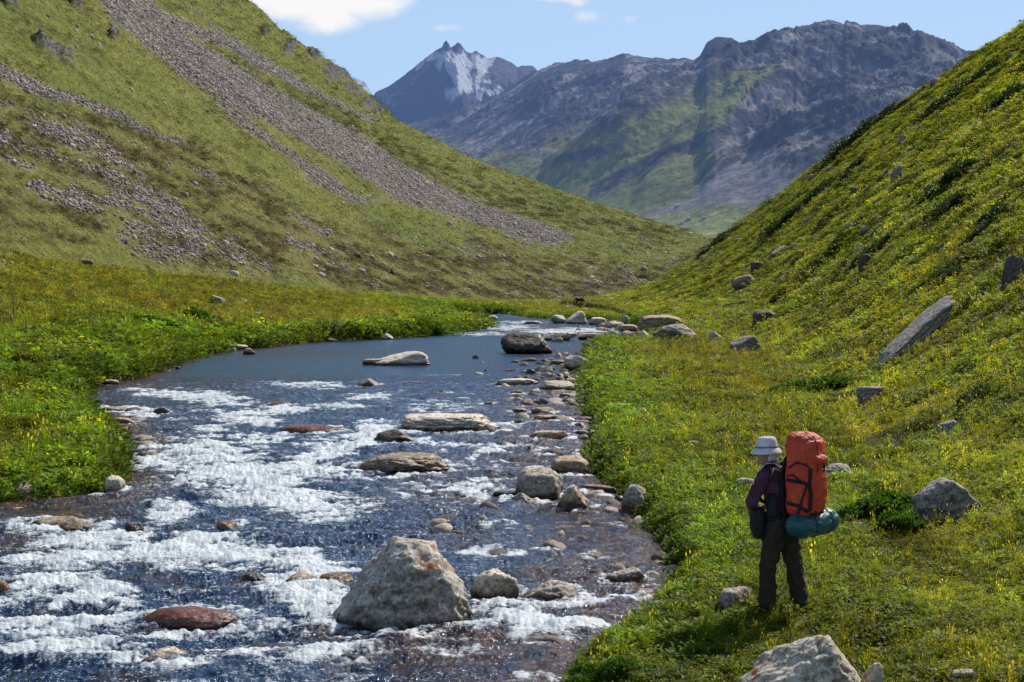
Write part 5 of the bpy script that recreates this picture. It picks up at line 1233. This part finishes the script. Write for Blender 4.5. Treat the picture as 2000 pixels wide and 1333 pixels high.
hd = np.array([-.64, .77, 0]); hs = np.array([.77, .64, 0])   # the head looks to the left
B = NB()
loft(B, [hipL, knL, anL], [.085, .058, .040]); loft(B, [hipR, knR, anR], [.085, .058, .040])
for an in (anL, anR): loft(B, [np.array(an) + [0, -.04, -.05], np.array(an) + [0, .10, -.058]], [(.025, .02), (.025, .016)])
loft(B, [(0, 0, .90), (0, .01, 1.05), (-.005, .04, 1.2), chest, (-.015, .09, 1.43)], [(.16, .11), (.14, .10), (.15, .11), (.17, .12), (.12, .08)])
loft(B, [(-.015, .09, 1.42), neck, (-.03, .135, 1.56)], [.062, .056, .056])
loft(B, [shL, elL, wrL], [.052, .042, .029]); loft(B, [shR, elR, wrR], [.052, .042, .029]); loft(B, [shL, (0, .08, 1.44), shR], [.05, .07, .05])
hc = np.array(head)
loft(B, [hc + [0, 0, -.085] + hd * .02, hc + [0, 0, -.03] + hd * .008, hc + [0, 0, .04], hc + [0, 0, .085]], [(.052, .060), (.070, .088), (.076, .097), (.062, .078)], ref=hd)
loft(B, [hc + hd * .092 + [0, 0, .012], hc + hd * .108 + [0, 0, -.022]], [.009, .014])               # nose
loft(B, [hc + hd * .082 + hs * -.022 + [0, 0, -.052], hc + hd * .082 + hs * .022 + [0, 0, -.052]], [.009, .009])   # lips
loft(B, [hc + hd * .078 + [0, 0, -.088], hc + hd * .07 + [0, 0, -.098]], [.02, .018])
for s in (-1, 1):
    loft(B, [hc + hs * s * .078 + [0, 0, .018], hc + hs * s * .082 - hd * .012 + [0, 0, -.022]], [(.018, .007), (.012, .006)], ref=hs)   # ears
    loft(B, [hc + hd * .085 + hs * s * .012 + [0, 0, .030], hc + hd * .078 + hs * s * .05 + [0, 0, .028]], [.008, .007])  # brow
def hand(wr, dirv, side, up):
    wr = np.array(wr); dirv = np.array(dirv, float); dirv /= np.linalg.norm(dirv); side = np.array(side, float); side -= dirv * side.dot(dirv); side /= np.linalg.norm(side); up = np.cross(side, dirv)
    loft(B, [wr - dirv * .01, wr + dirv * .05, wr + dirv * .09], [(.026, .017), (.038, .017), (.040, .014)], ref=up)
    for q, L_, s in ((-.030, .058, -1), (-.010, .070, 0), (.011, .066, 0), (.031, .050, 1)):
        a = wr + dirv * .085 + side * q; b = a + dirv * L_ * .45 - up * L_ * .15; c = b + dirv * L_ * .2 - up * L_ * .36; e = c - dirv * L_ * .18 - up * L_ * .28
        loft(B, [a, b, c, e], [.0092, .0088, .0082, .0072], seg=8)
    a = wr + dirv * .03 - side * .034; loft(B, [a, a + dirv * .028 - side * .022 - up * .012, a + dirv * .06 - side * .020 - up * .03], [.012, .0105, .0085], seg=8)
hand(wrL, (.75, .25, -.45), (.1, -.2, 1), 0); hand(wrR, (-.75, .2, -.45), (-.1, -.2, 1), 0)
body = finish('body', B, M_SKIN, man, .0065, 2)
# shirt
B = NB()
loft(B, [(0, .0, .95), (0, .01, 1.05), (-.005, .04, 1.2), (-.01, .065, 1.34), (-.018, .09, 1.44), (-.02, .10, 1.475)], [(.175, .135), (.165, .13), (.17, .135), (.19, .135), (.15, .10), (.08, .075)])
loft(B, [(-.16, .075, 1.43), shL, (-.265, .10, 1.29), elL, (-.295, .165, 1.12)], [.068, .078, .070, .064, .058]); loft(B, [(.16, .06, 1.43), shR, (.265, .08, 1.29), elR, (.285, .165, 1.12)], [.068, .078, .070, .064, .058])
loft(B, [(-.018, .095, 1.46), (-.022, .11, 1.505)], [.073, .068])
finish('shirt', B, M_SHIRT, man, .011, 2, .045, .07)
B = NB()
loft(B, [(0, 0, 1.03), (0, 0, .96), (0, 0, .88), (0, .0, .82)], [(.165, .128), (.178, .135), (.185, .140), (.15, .12)])
loft(B, [(-.09, .005, .90), (-.105, .02, .78), (-.125, .055, .56), (-.135, .072, .47), (-.142, .06, .28), anL], [(.106, .115), (.110, .114), (.088, .092), (.082, .085), (.084, .088), (.080, .088)])
loft(B, [(.09, -.005, .90), (.105, -.015, .78), (.13, -.045, .56), (.14, -.062, .47), (.148, -.09, .28), anR], [(.106, .115), (.110, .114), (.088, .092), (.082, .085), (.084, .088), (.080, .088)])
finish('trousers', B, M_TROUS, man, .012, 2, .05, .06)
for an in (anL, anR):
    B = NB(); a = np.array(an); loft(B, [a + [0, -.01, .06], a + [0, -.015, -.02], a + [0, -.02, -.05]], [.056, .058, .055]); loft(B, [a + [0, -.065, -.058], a + [0, .02, -.055], a + [0, .12, -.062], a + [0, .175, -.068]], [(.042, .034), (.046, .036), (.050, .028), (.040, .020)])
    bt = finish('boot', B, M_BOOT, man, .009, 1); B = NB(); loft(B, [a + [0, -.07, -.085], a + [0, .05, -.085], a + [0, .18, -.085]], [(.046, .012), (.050, .012), (.046, .012)]); s_ = finish('sole', B, M_BLACK, bt)
# hair at the nape and sides
B = NB(); loft(B, [hc - hd * .045 + [0, 0, -.065], hc - hd * .04 + [0, 0, -.01], hc - hd * .02 + [0, 0, .05]], [(.066, .058), (.080, .070), (.078, .085)], ref=hd)
finish('hair', B, M_HAIR, man, .009, 1, .02, .03)
# bucket hat: crown, band and drooping brim
def lathe(name, prof, mat, parent, c, tilt=(0, 0), seg=48, wob=0.0, ell=1.0):
    V = []; Fc = []
    for i, (r, z) in enumerate(prof):
        for j in range(seg):
            th = j * 2 * math.pi / seg; rr = r * (1 + wob * math.sin(3 * th + 1) * (i / len(prof)))
            x, y = rr * math.cos(th) * ell, rr * math.sin(th)
            V.append((c[0] + x * hd[0] + y * hs[0], c[1] + x * hd[1] + y * hs[1], c[2] + z + x * tilt[0] + y * tilt[1] + wob * .12 * math.sin(2 * th) * (i / len(prof)) ** 2))
    for i in range(len(prof) - 1):
        for j in range(seg): Fc.append([i * seg + j, i * seg + (j + 1) % seg, (i + 1) * seg + (j + 1) % seg, (i + 1) * seg + j])
    o = finish(name, (V, Fc), mat, parent); return o
hat = lathe('hat', [(.004, .125), (.05, .124), (.078, .116), (.090, .098), (.100, .05), (.106, .022), (.108, .012), (.122, -.002), (.138, -.020), (.152, -.042), (.149, -.046), (.134, -.026), (.116, -.006), (.103, .006), (.095, .05), (.08, .10), (.05, .115), (.004, .118)], M_HAT, man, hc + [0, 0, .045], (-.05, .0), wob=.05, ell=1.08)
hat.modifiers.new('sub', 'SUBSURF').render_levels = 1
lathe('hat_band', [(.1055, .030), (.1105, .030), (.1115, .014), (.1080, .014)], simple('hat_band_grey', (.20, .20, .24), .9), hat, hc + [0, 0, .045], (-.05, 0), wob=0, ell=1.08)
# ---- backpack
pk = bpy.data.objects.new('hiking_backpack', None); COL.objects.link(pk); pk.location = man.location; pk.rotation_euler = (0, 0, YAW); pk.empty_display_size = .2; pk.scale = (1.10,) * 3
tag(pk, 'tall orange expedition backpack with black straps worn by the hiker', 'backpack')
PC = np.array([.0, -.275, 0])
def prof(z):
    zs = [1.045, 1.06, 1.12, 1.3, 1.45, 1.58, 1.66, 1.72, 1.78, 1.825, 1.85, 1.862]
    a = [.155, .172, .188, .194, .197, .196, .192, .188, .178, .158, .125, .02]; b = [.125, .140, .150, .158, .162, .165, .166, .160, .150, .13, .10, .02]; o = [.0, 0, 0, 0, -.0, -.005, -.005, .0, .005, .01, .01, .01]
    return np.interp(z, zs, a), np.interp(z, zs, b), np.interp(z, zs, o)
def psurf(ang, z, off=0.0, n=3.2):
    a, b, o = prof(z); th = R(ang)   # ang 0 = back (-Y), 90 = wearer's left (-X)
    cx, cy = -math.sin(th), -math.cos(th); r = (abs(cx / (a + off)) ** n + abs(cy / (b + off)) ** n) ** (-1 / n)
    return PC + np.array([cx * r, cy * r + o, z])
V = []; Fc = []; segs = 72; zs = list(np.linspace(1.045, 1.78, 40)) + list(np.linspace(1.785, 1.862, 14))
for z in zs:
    for j in range(segs):
        ang = j * 360 / segs; q = psurf(ang, z)
        q = q + (q - (PC + [0, 0, z])) * (.035 * math.sin(z * 19 + .7 * math.sin(ang * .05)) * .5 + .05 * float(noise3(np.array([ang * .045]), np.array([z * 9.0]), np.array([.5]), 5)[0]))
        q[2] += .012 * math.sin(R(ang) * 3 + 1) * (z > 1.8); V.append(q)
for i in range(len(zs) - 1):
    for j in range(segs): Fc.append([i * segs + j, i * segs + (j + 1) % segs, (i + 1) * segs + (j + 1) % segs, (i + 1) * segs + j])
Fc.append([j for j in range(segs)][::-1]); Fc.append([(len(zs) - 1) * segs + j for j in range(segs)])
bag = finish('pack_bag', (V, Fc), M_ORANGE, pk)
for sc_, st_ in ((.16, .030), (.06, .010)):
    t_ = bpy.data.textures.new('pack_folds', 'CLOUDS'); t_.noise_scale = sc_; t_.noise_depth = 2; d_ = bag.modifiers.new('folds', 'DISPLACE'); d_.texture = t_; d_.strength = st_; d_.texture_coords = 'LOCAL'
# lid and the pocket bulge on the back face
B = NB(); loft(B, [PC + [.0, -.01, 1.72], PC + [0, -.01, 1.775], PC + [.0, .0, 1.81]], [(.192, .156), (.186, .150), (.165, .055)], seg=36); finish('lid', B, M_ORANGE, pk, .014, 2, .03, .08)
B = NB(); loft(B, [psurf(-25, 1.60), psurf(20, 1.61)], [(.045, .05), (.045, .05)], ref=(0, 0, 1)); finish('lid_pocket', B, M_ORANGE, pk, .012, 2, .015, .06)
B = NB(); loft(B, [psurf(-12, 1.12, -.02), psurf(-12, 1.3, -.01), psurf(-12, 1.48, -.02)], [(.12, .05), (.12, .055), (.10, .045)], seg=24); finish('front_pocket', B, M_ORANGE, pk, .013, 2, .03, .07)
def strap(name, path, w=.013, off=.014, mat=None, par=None, closed=False):
    pts = []
    for i in range(len(path) - 1):
        for t in np.linspace(0, 1, 9)[: 9 if i == len(path) - 2 else 8]:
            a = path[i][0] + (path[i + 1][0] - path[i][0]) * t; z = path[i][1] + (path[i + 1][1] - path[i][1]) * t; pts.append(psurf(a, z, off))
    V = []; Fc = []
    for i, p in enumerate(pts):
        t = pts[min(i + 1, len(pts) - 1)] - pts[max(i - 1, 0)]; t = t / np.linalg.norm(t); n = p - (PC + [0, 0, p[2]]); n /= np.linalg.norm(n); s = np.cross(t, n); s /= np.linalg.norm(s)
        for a, b in ((-1, -.5), (1, -.5), (1, .5), (-1, .5)): V.append(p + s * w * a + n * .008 * b)
    for i in range(len(pts) - 1):
        for j in range(4): Fc.append([i * 4 + j, i * 4 + (j + 1) % 4, i * 4 + 4 + (j + 1) % 4, i * 4 + 4 + j])
    Fc.append([3, 2, 1, 0]); k = len(V) - 4; Fc.append([k, k + 1, k + 2, k + 3])
    return finish(name, (V, Fc), mat or M_BLACK, par or pk)
for path, w in [([(105, 1.52), (80, 1.585), (52, 1.56), (38, 1.48), (42, 1.42)], .007), ([(42, 1.53), (44, 1.36)], .016), ([(110, 1.40), (60, 1.39), (44, 1.36), (40, 1.28), (41, 1.12), (50, 1.10), (70, 1.15), (112, 1.17)], .017),
                ([(50, 1.37), (62, 1.24), (76, 1.07)], .011), ([(108, 1.44), (90, 1.455), (72, 1.41)], .007), ([(-22, 1.58), (-26, 1.40), (-24, 1.20), (-27, 1.07)], .016), ([(-20, 1.58), (-60, 1.52)], .006), ([(40, 1.07), (0, 1.06), (-40, 1.07)], .012)]:
    strap('strap', path, w)
lc = [(-16, 1.46)]
for k in range(9): lc.append(((14 if k % 2 == 0 else -16), 1.43 - k * .038))
strap('bungee_cord', lc, .0035, .018)
strap('seam', [(14, 1.84), (13, 1.6), (14, 1.35), (12, 1.08)], .004, .012, simple('seam_dark_red', (.28, .03, .015)))
for (a_, z_) in ((-25, 1.38), (-25, 1.12), (43, 1.50)):
    B = NB(); p = psurf(a_, z_, .014); loft(B, [p - [0, 0, .02], p + [0, 0, .02]], [(.022, .012), (.022, .012)]); finish('buckle', B, M_BLACK, pk)
# harness: back panel, shoulder straps, hip belt
B = NB(); loft(B, [(0, -.115, 1.03), (-.005, -.10, 1.2), (-.01, -.08, 1.45), (-.01, -.10, 1.6)], [(.15, .03), (.15, .035), (.14, .035), (.09, .03)], ref=(0, 1, 0)); finish('back_panel', B, M_BLACK, pk, .012, 1)
for s in (-1, 1):
    B = NB(); loft(B, [(s * .08, -.075, 1.46), (s * .115, .0, 1.525), (s * .135, .09, 1.515), (s * .14, .185, 1.42), (s * .155, .21, 1.30), (s * .17, .14, 1.16), (s * .16, -.04, 1.08)], [(.030, .014)] * 7, ref=(0, .3, 1)); st = finish('shoulder_strap', B, M_BLACK, pk, .008, 1)
    B = NB(); loft(B, [(s * .10, .0, 1.542), (s * .155, .09, 1.53), (s * .175, .16, 1.44), (s * .185, .18, 1.32)], [.0045] * 4, seg=8); finish('piping', B, M_GREYS, st)
B = NB(); loft(B, [(.0, -.13, 1.02), (-.15, -.07, 1.01), (-.19, .03, 1.0), (-.13, .13, .99), (0, .155, .985), (.13, .13, .99), (.19, .03, 1.0), (.15, -.07, 1.01), (0, -.13, 1.02)], [(.012, .05)] * 9, ref=(0, 0, 1)); finish('hip_belt', B, M_BLACK, pk, .010, 1)
# side pocket between belt and elbow
B = NB(); loft(B, [(-.195, -.03, 1.03), (-.20, -.02, 1.14), (-.19, -.02, 1.22)], [(.035, .06), (.04, .07), (.025, .05)]); finish('side_pouch', B, M_BLACK, pk, .01, 1)
# ---- waist bag
wb = bpy.data.objects.new('waist_bag', None); COL.objects.link(wb); wb.location = man.location; wb.rotation_euler = (0, 0, YAW); wb.scale = (1.10,) * 3; tag(wb, 'black camera bag hanging at the hiker left hip', 'bag')
B = NB(); loft(B, [(-.215, .13, .82), (-.22, .14, .9), (-.215, .14, 1.0), (-.20, .13, 1.05)], [(.055, .07), (.07, .085), (.07, .085), (.05, .06)]); finish('bag_body', B, M_BLACK, wb, .01, 2)
B = NB(); loft(B, [(-.215, .14, .985), (-.215, .14, 1.025)], [(.076, .09), (.066, .08)]); finish('flap', B, simple('bag_flap', (.02, .02, .022)), wb, .01, 1)
# ---- teal roll
rl = bpy.data.objects.new('bedroll', None); COL.objects.link(rl); rl.location = man.location; rl.rotation_euler = (0, 0, YAW); rl.scale = (1.10,) * 3; tag(rl, 'teal stuff-sack bedroll strapped crosswise under the orange backpack', 'bedroll')
V = []; Fc = []; nx = 90; sg = 48
for i in range(nx + 1):
    t = i / nx; x = -.26 + t * .80; e = max(0.0, 1 - abs(2 * t - 1) ** 5.0) ** .5
    r = .140 * e * (1 - .10 * t ** 3)
    cin = sum(math.exp(-((t - c) / .022) ** 2) for c in (.34, .70)); r *= 1 - .20 * cin
    for j in range(sg):
        th = j * 2 * math.pi / sg; dcin = min(abs(t - .34), abs(t - .70))
        rr = r * (1 + .06 * math.sin(th * 11 + 3 * math.sin(t * 9)) * math.exp(-dcin * 9) + .02 * math.sin(th * 5 + t * 14)); V.append((x, -.285 + rr * math.cos(th), .948 - .012 * t + rr * math.sin(th)))
for i in range(nx):
    for j in range(sg): Fc.append([i * sg + j, i * sg + (j + 1) % sg, (i + 1) * sg + (j + 1) % sg, (i + 1) * sg + j])
finish('sack', (V, Fc), M_TEAL, rl)
for c in (.34, .70):
    V = []; Fc = []; x = -.26 + c * .80
    for k, (dx, dr) in enumerate(((-.011, 0), (.011, 0), (.011, .006), (-.011, .006))):
        for j in range(sg): th = j * 2 * math.pi / sg; rr = .1135 + dr; V.append((x + dx, -.285 + rr * math.cos(th), .955 - .012 * c + rr * math.sin(th)))
    for k in range(4):
        for j in range(sg): Fc.append([k * sg + j, k * sg + (j + 1) % sg, ((k + 1) % 4) * sg + (j + 1) % sg, ((k + 1) % 4) * sg + j])
    finish('strap', (V, Fc), M_BLACK, rl)
rs = np.random.default_rng(3); B = NB()
for (x0, x1, th0) in ((.05, .25, -2.25), (.30, .42, -2.25), (-.10, .02, -2.35)):   # worn yellow print low on the sack
    for k in range(int((x1 - x0) * 150)):
        x = rs.uniform(x0, x1); th = th0 + rs.uniform(-.17, .17); r_ = .139; p = np.array([x, -.285 + r_ * math.cos(th), .95 + r_ * math.sin(th)]); loft(B, [p, p + [rs.uniform(-.012, .012), .004, -.006]], [.0035, .0035], seg=5)
finish('print', B, M_YEL, rl)
B = NB(); loft(B, [(.53, -.285, .95), (.565, -.285, .965)], [.022, .010]); finish('drawcord_end', B, M_TEAL, rl)
# ---- horse
hp = hit(1132, 598); hs_ = hp[1] * 16.5 / F / 1.5; print('horse', hp, hs_)
ho = bpy.data.objects.new('horse', None); COL.objects.link(ho); ho.location = tuple(hp); ho.rotation_euler = (0, 0, R(-28)); ho.scale = (hs_,) * 3; tag(ho, 'dark brown horse grazing on the distant meadow beyond the river', 'horse')
B = NB()
loft(B, [(-.72, 0, 1.18), (-.55, 0, 1.18), (-.2, 0, 1.12), (.2, 0, 1.10), (.5, 0, 1.15), (.68, 0, 1.18)], [(.20, .22), (.27, .30), (.27, .30), (.26, .32), (.22, .30), (.14, .2)], ref=(0, 0, 1))
loft(B, [(.55, 0, 1.22), (.82, 0, 1.0), (1.0, 0, .68), (1.08, 0, .46)], [(.11, .22), (.09, .17), (.075, .13), (.08, .11)], ref=(1, 0, .5))
loft(B, [(1.05, 0, .50), (1.13, 0, .32), (1.16, 0, .14)], [(.085, .12), (.065, .085), (.05, .06)], ref=(1, 0, 0))
for s in (-1, 1):
    loft(B, [(1.0, s * .06, .56), (.94, s * .075, .62)], [.03, .012]); y = s * .14
    loft(B, [(-.58, y, 1.1), (-.50, y, .78), (-.68, y, .52), (-.62, y, .12), (-.58, y, .03)], [(.14, .19), (.09, .12), (.05, .065), (.035, .04), (.055, .06)])
    dx = .12 * s; loft(B, [(.45, y, 1.02), (.47 + dx * .5, y, .74), (.48 + dx, y, .5), (.47 + dx, y, .12), (.50 + dx, y, .03)], [(.10, .13), (.06, .08), (.045, .05), (.032, .036), (.05, .055)])
finish('body', B, M_HORSE, ho, .022, 2)
B = NB(); loft(B, [(.5, 0, 1.42), (.78, 0, 1.18), (1.0, 0, .82), (1.06, 0, .62)], [(.02, .05), (.02, .06), (.02, .05), (.02, .03)], ref=(1, 0, .5)); finish('mane', B, M_MANE, ho)
B = NB(); loft(B, [(-.84, 0, 1.28), (-.98, 0, 1.12), (-1.0, 0, .8), (-.98, 0, .45)], [.04, .06, .07, .02]); finish('tail', B, M_MANE, ho)
# ------------------------------------------------------------------ light, sky, camera
SUN_EL, SUN_AZ = 43.0, 40.0       # azimuth measured from +Y toward +X
sd_ = bpy.data.lights.new('sun', 'SUN'); sd_.energy = 5.0; sd_.angle = R(.53); sd_.color = (1, .955, .88)
so = bpy.data.objects.new('sun', sd_); COL.objects.link(so)
from mathutils import Vector
dv = Vector((math.sin(R(SUN_AZ)) * math.cos(R(SUN_EL)), math.cos(R(SUN_AZ)) * math.cos(R(SUN_EL)), math.sin(R(SUN_EL))))
so.rotation_euler = dv.to_track_quat('Z', 'Y').to_euler()
w = bpy.data.worlds.new('World'); SC.world = w; w.use_nodes = True
nt = w.node_tree; nt.nodes.clear()
N = nt.nodes.new; Lk = nt.links.new
out = N('ShaderNodeOutputWorld'); bg = N('ShaderNodeBackground'); sky = N('ShaderNodeTexSky')
sky.sky_type = 'NISHITA'; sky.sun_disc = False; sky.sun_elevation = R(SUN_EL); sky.sun_rotation = R(SUN_AZ); sky.altitude = 2500; sky.air_density = 1.0; sky.dust_density = .6; sky.ozone_density = 1.6
bg.inputs[1].default_value = .104
geo = N('ShaderNodeTexCoord')
# clouds: a bank drifting over the left ridge and a few wisps, fixed in the sky by direction
def vm(op, a, b=None):
    n = N('ShaderNodeVectorMath'); n.operation = op
    for i, v in ((0, a), (1, b)):
        if v is None: continue
        if isinstance(v, bpy.types.NodeSocket): Lk(v, n.inputs[i])
        else: n.inputs[i].default_value = v
    return n
def mm(op, a, b=None, c=None, clamp=False):
    n = N('ShaderNodeMath'); n.operation = op; n.use_clamp = clamp
    for i, v in ((0, a), (1, b), (2, c)):
        if v is None: continue
        if isinstance(v, bpy.types.NodeSocket): Lk(v, n.inputs[i])
        else: n.inputs[i].default_value = v
    return n.outputs[0]
def mrg(v, a, b, c=0, d=1):
    n = N('ShaderNodeMapRange'); n.interpolation_type = 'SMOOTHSTEP'; Lk(v, n.inputs[0])
    for i, x in ((1, a), (2, b), (3, c), (4, d)): n.inputs[i].default_value = x
    return n.outputs[0]
dirv = geo.outputs['Generated']
ns = N('ShaderNodeTexNoise'); mp = N('ShaderNodeMapping'); mp.inputs['Scale'].default_value = (1, 1, 1.9); Lk(dirv, mp.inputs[0]); Lk(mp.outputs[0], ns.inputs[0])
ns.inputs['Scale'].default_value = 16; ns.inputs['Detail'].default_value = 9; ns.inputs['Roughness'].default_value = .6; ns.inputs['Distortion'].default_value = .35
nz = ns.outputs[0]
def blob(px, py, rx, ry):
    d = ray(px, py); d = d / np.linalg.norm(d)
    df = vm('SUBTRACT', dirv, tuple(d)); ml = vm('MULTIPLY', df.outputs[0], (F / rx, F / rx, F / ry))
    ln = vm('LENGTH', ml.outputs[0]).outputs['Value']
    return mrg(ln, 1.15, .1, 0, 1)
total = None
for (px, py, rx, ry, s) in [(610,-12,220,82,1.1),(700,-8,160,66,1.0),(640,36,100,48,.95),(530,-12,130,60,.95),(760,-5,80,30,.7),(1150,35,60,24,.42),(1230,38,28,18,.36),(880,55,60,12,.33),(1080,-4,160,16,.45),(1130,0,40,22,.4),(700,58,30,14,.36),(1500,-200,300,60,.8),(300,-260,400,90,1.0)]:
    b = mm('MULTIPLY', blob(px, py, rx, ry), s)
    total = b if total is None else mm('MAXIMUM', total, b)
cl = mrg(mm('ADD', total, mm('MULTIPLY', mm('SUBTRACT', nz, .5), 1.7)), .22, .92)
cl = mm('MULTIPLY', cl, mrg(total, .02, .3))
# milder, paler blue toward the horizon
grade = N('ShaderNodeMix'); grade.data_type = 'RGBA'; grade.inputs[0].default_value = .72
sep = N('ShaderNodeSeparateXYZ'); Lk(geo.outputs['Generated'], sep.inputs[0]); Lk(mrg(sep.outputs[2], .18, .75, .75, .0), grade.inputs[0])
Lk(sky.outputs[0], grade.inputs[6]); grade.inputs[7].default_value = (4.9, 6.9, 9.6, 1)
cm = N('ShaderNodeMix'); cm.data_type = 'RGBA'; Lk(cl, cm.inputs[0]); Lk(grade.outputs[2], cm.inputs[6]); cm.inputs[7].default_value = (9.2, 9.0, 9.1, 1)
Lk(cm.outputs[2], bg.inputs[0]); Lk(bg.outputs[0], out.inputs[0])

cd = bpy.data.cameras.new('camera'); cam = bpy.data.objects.new('camera', cd); COL.objects.link(cam)
cd.sensor_width = 36; cd.lens = 36 * F / 2000.0; cd.clip_start = .1; cd.clip_end = 30000
cam.location = (0, 0, CAMZ); cam.rotation_euler = (R(90) - PITCH, 0, 0)
SC.camera = cam
SC.view_settings.view_transform = 'Standard'; SC.view_settings.look = 'None'; SC.view_settings.exposure = 0; SC.view_settings.gamma = 1
SC.cycles.max_bounces = 6; SC.cycles.transparent_max_bounces = 8; SC.cycles.sample_clamp_indirect = 4
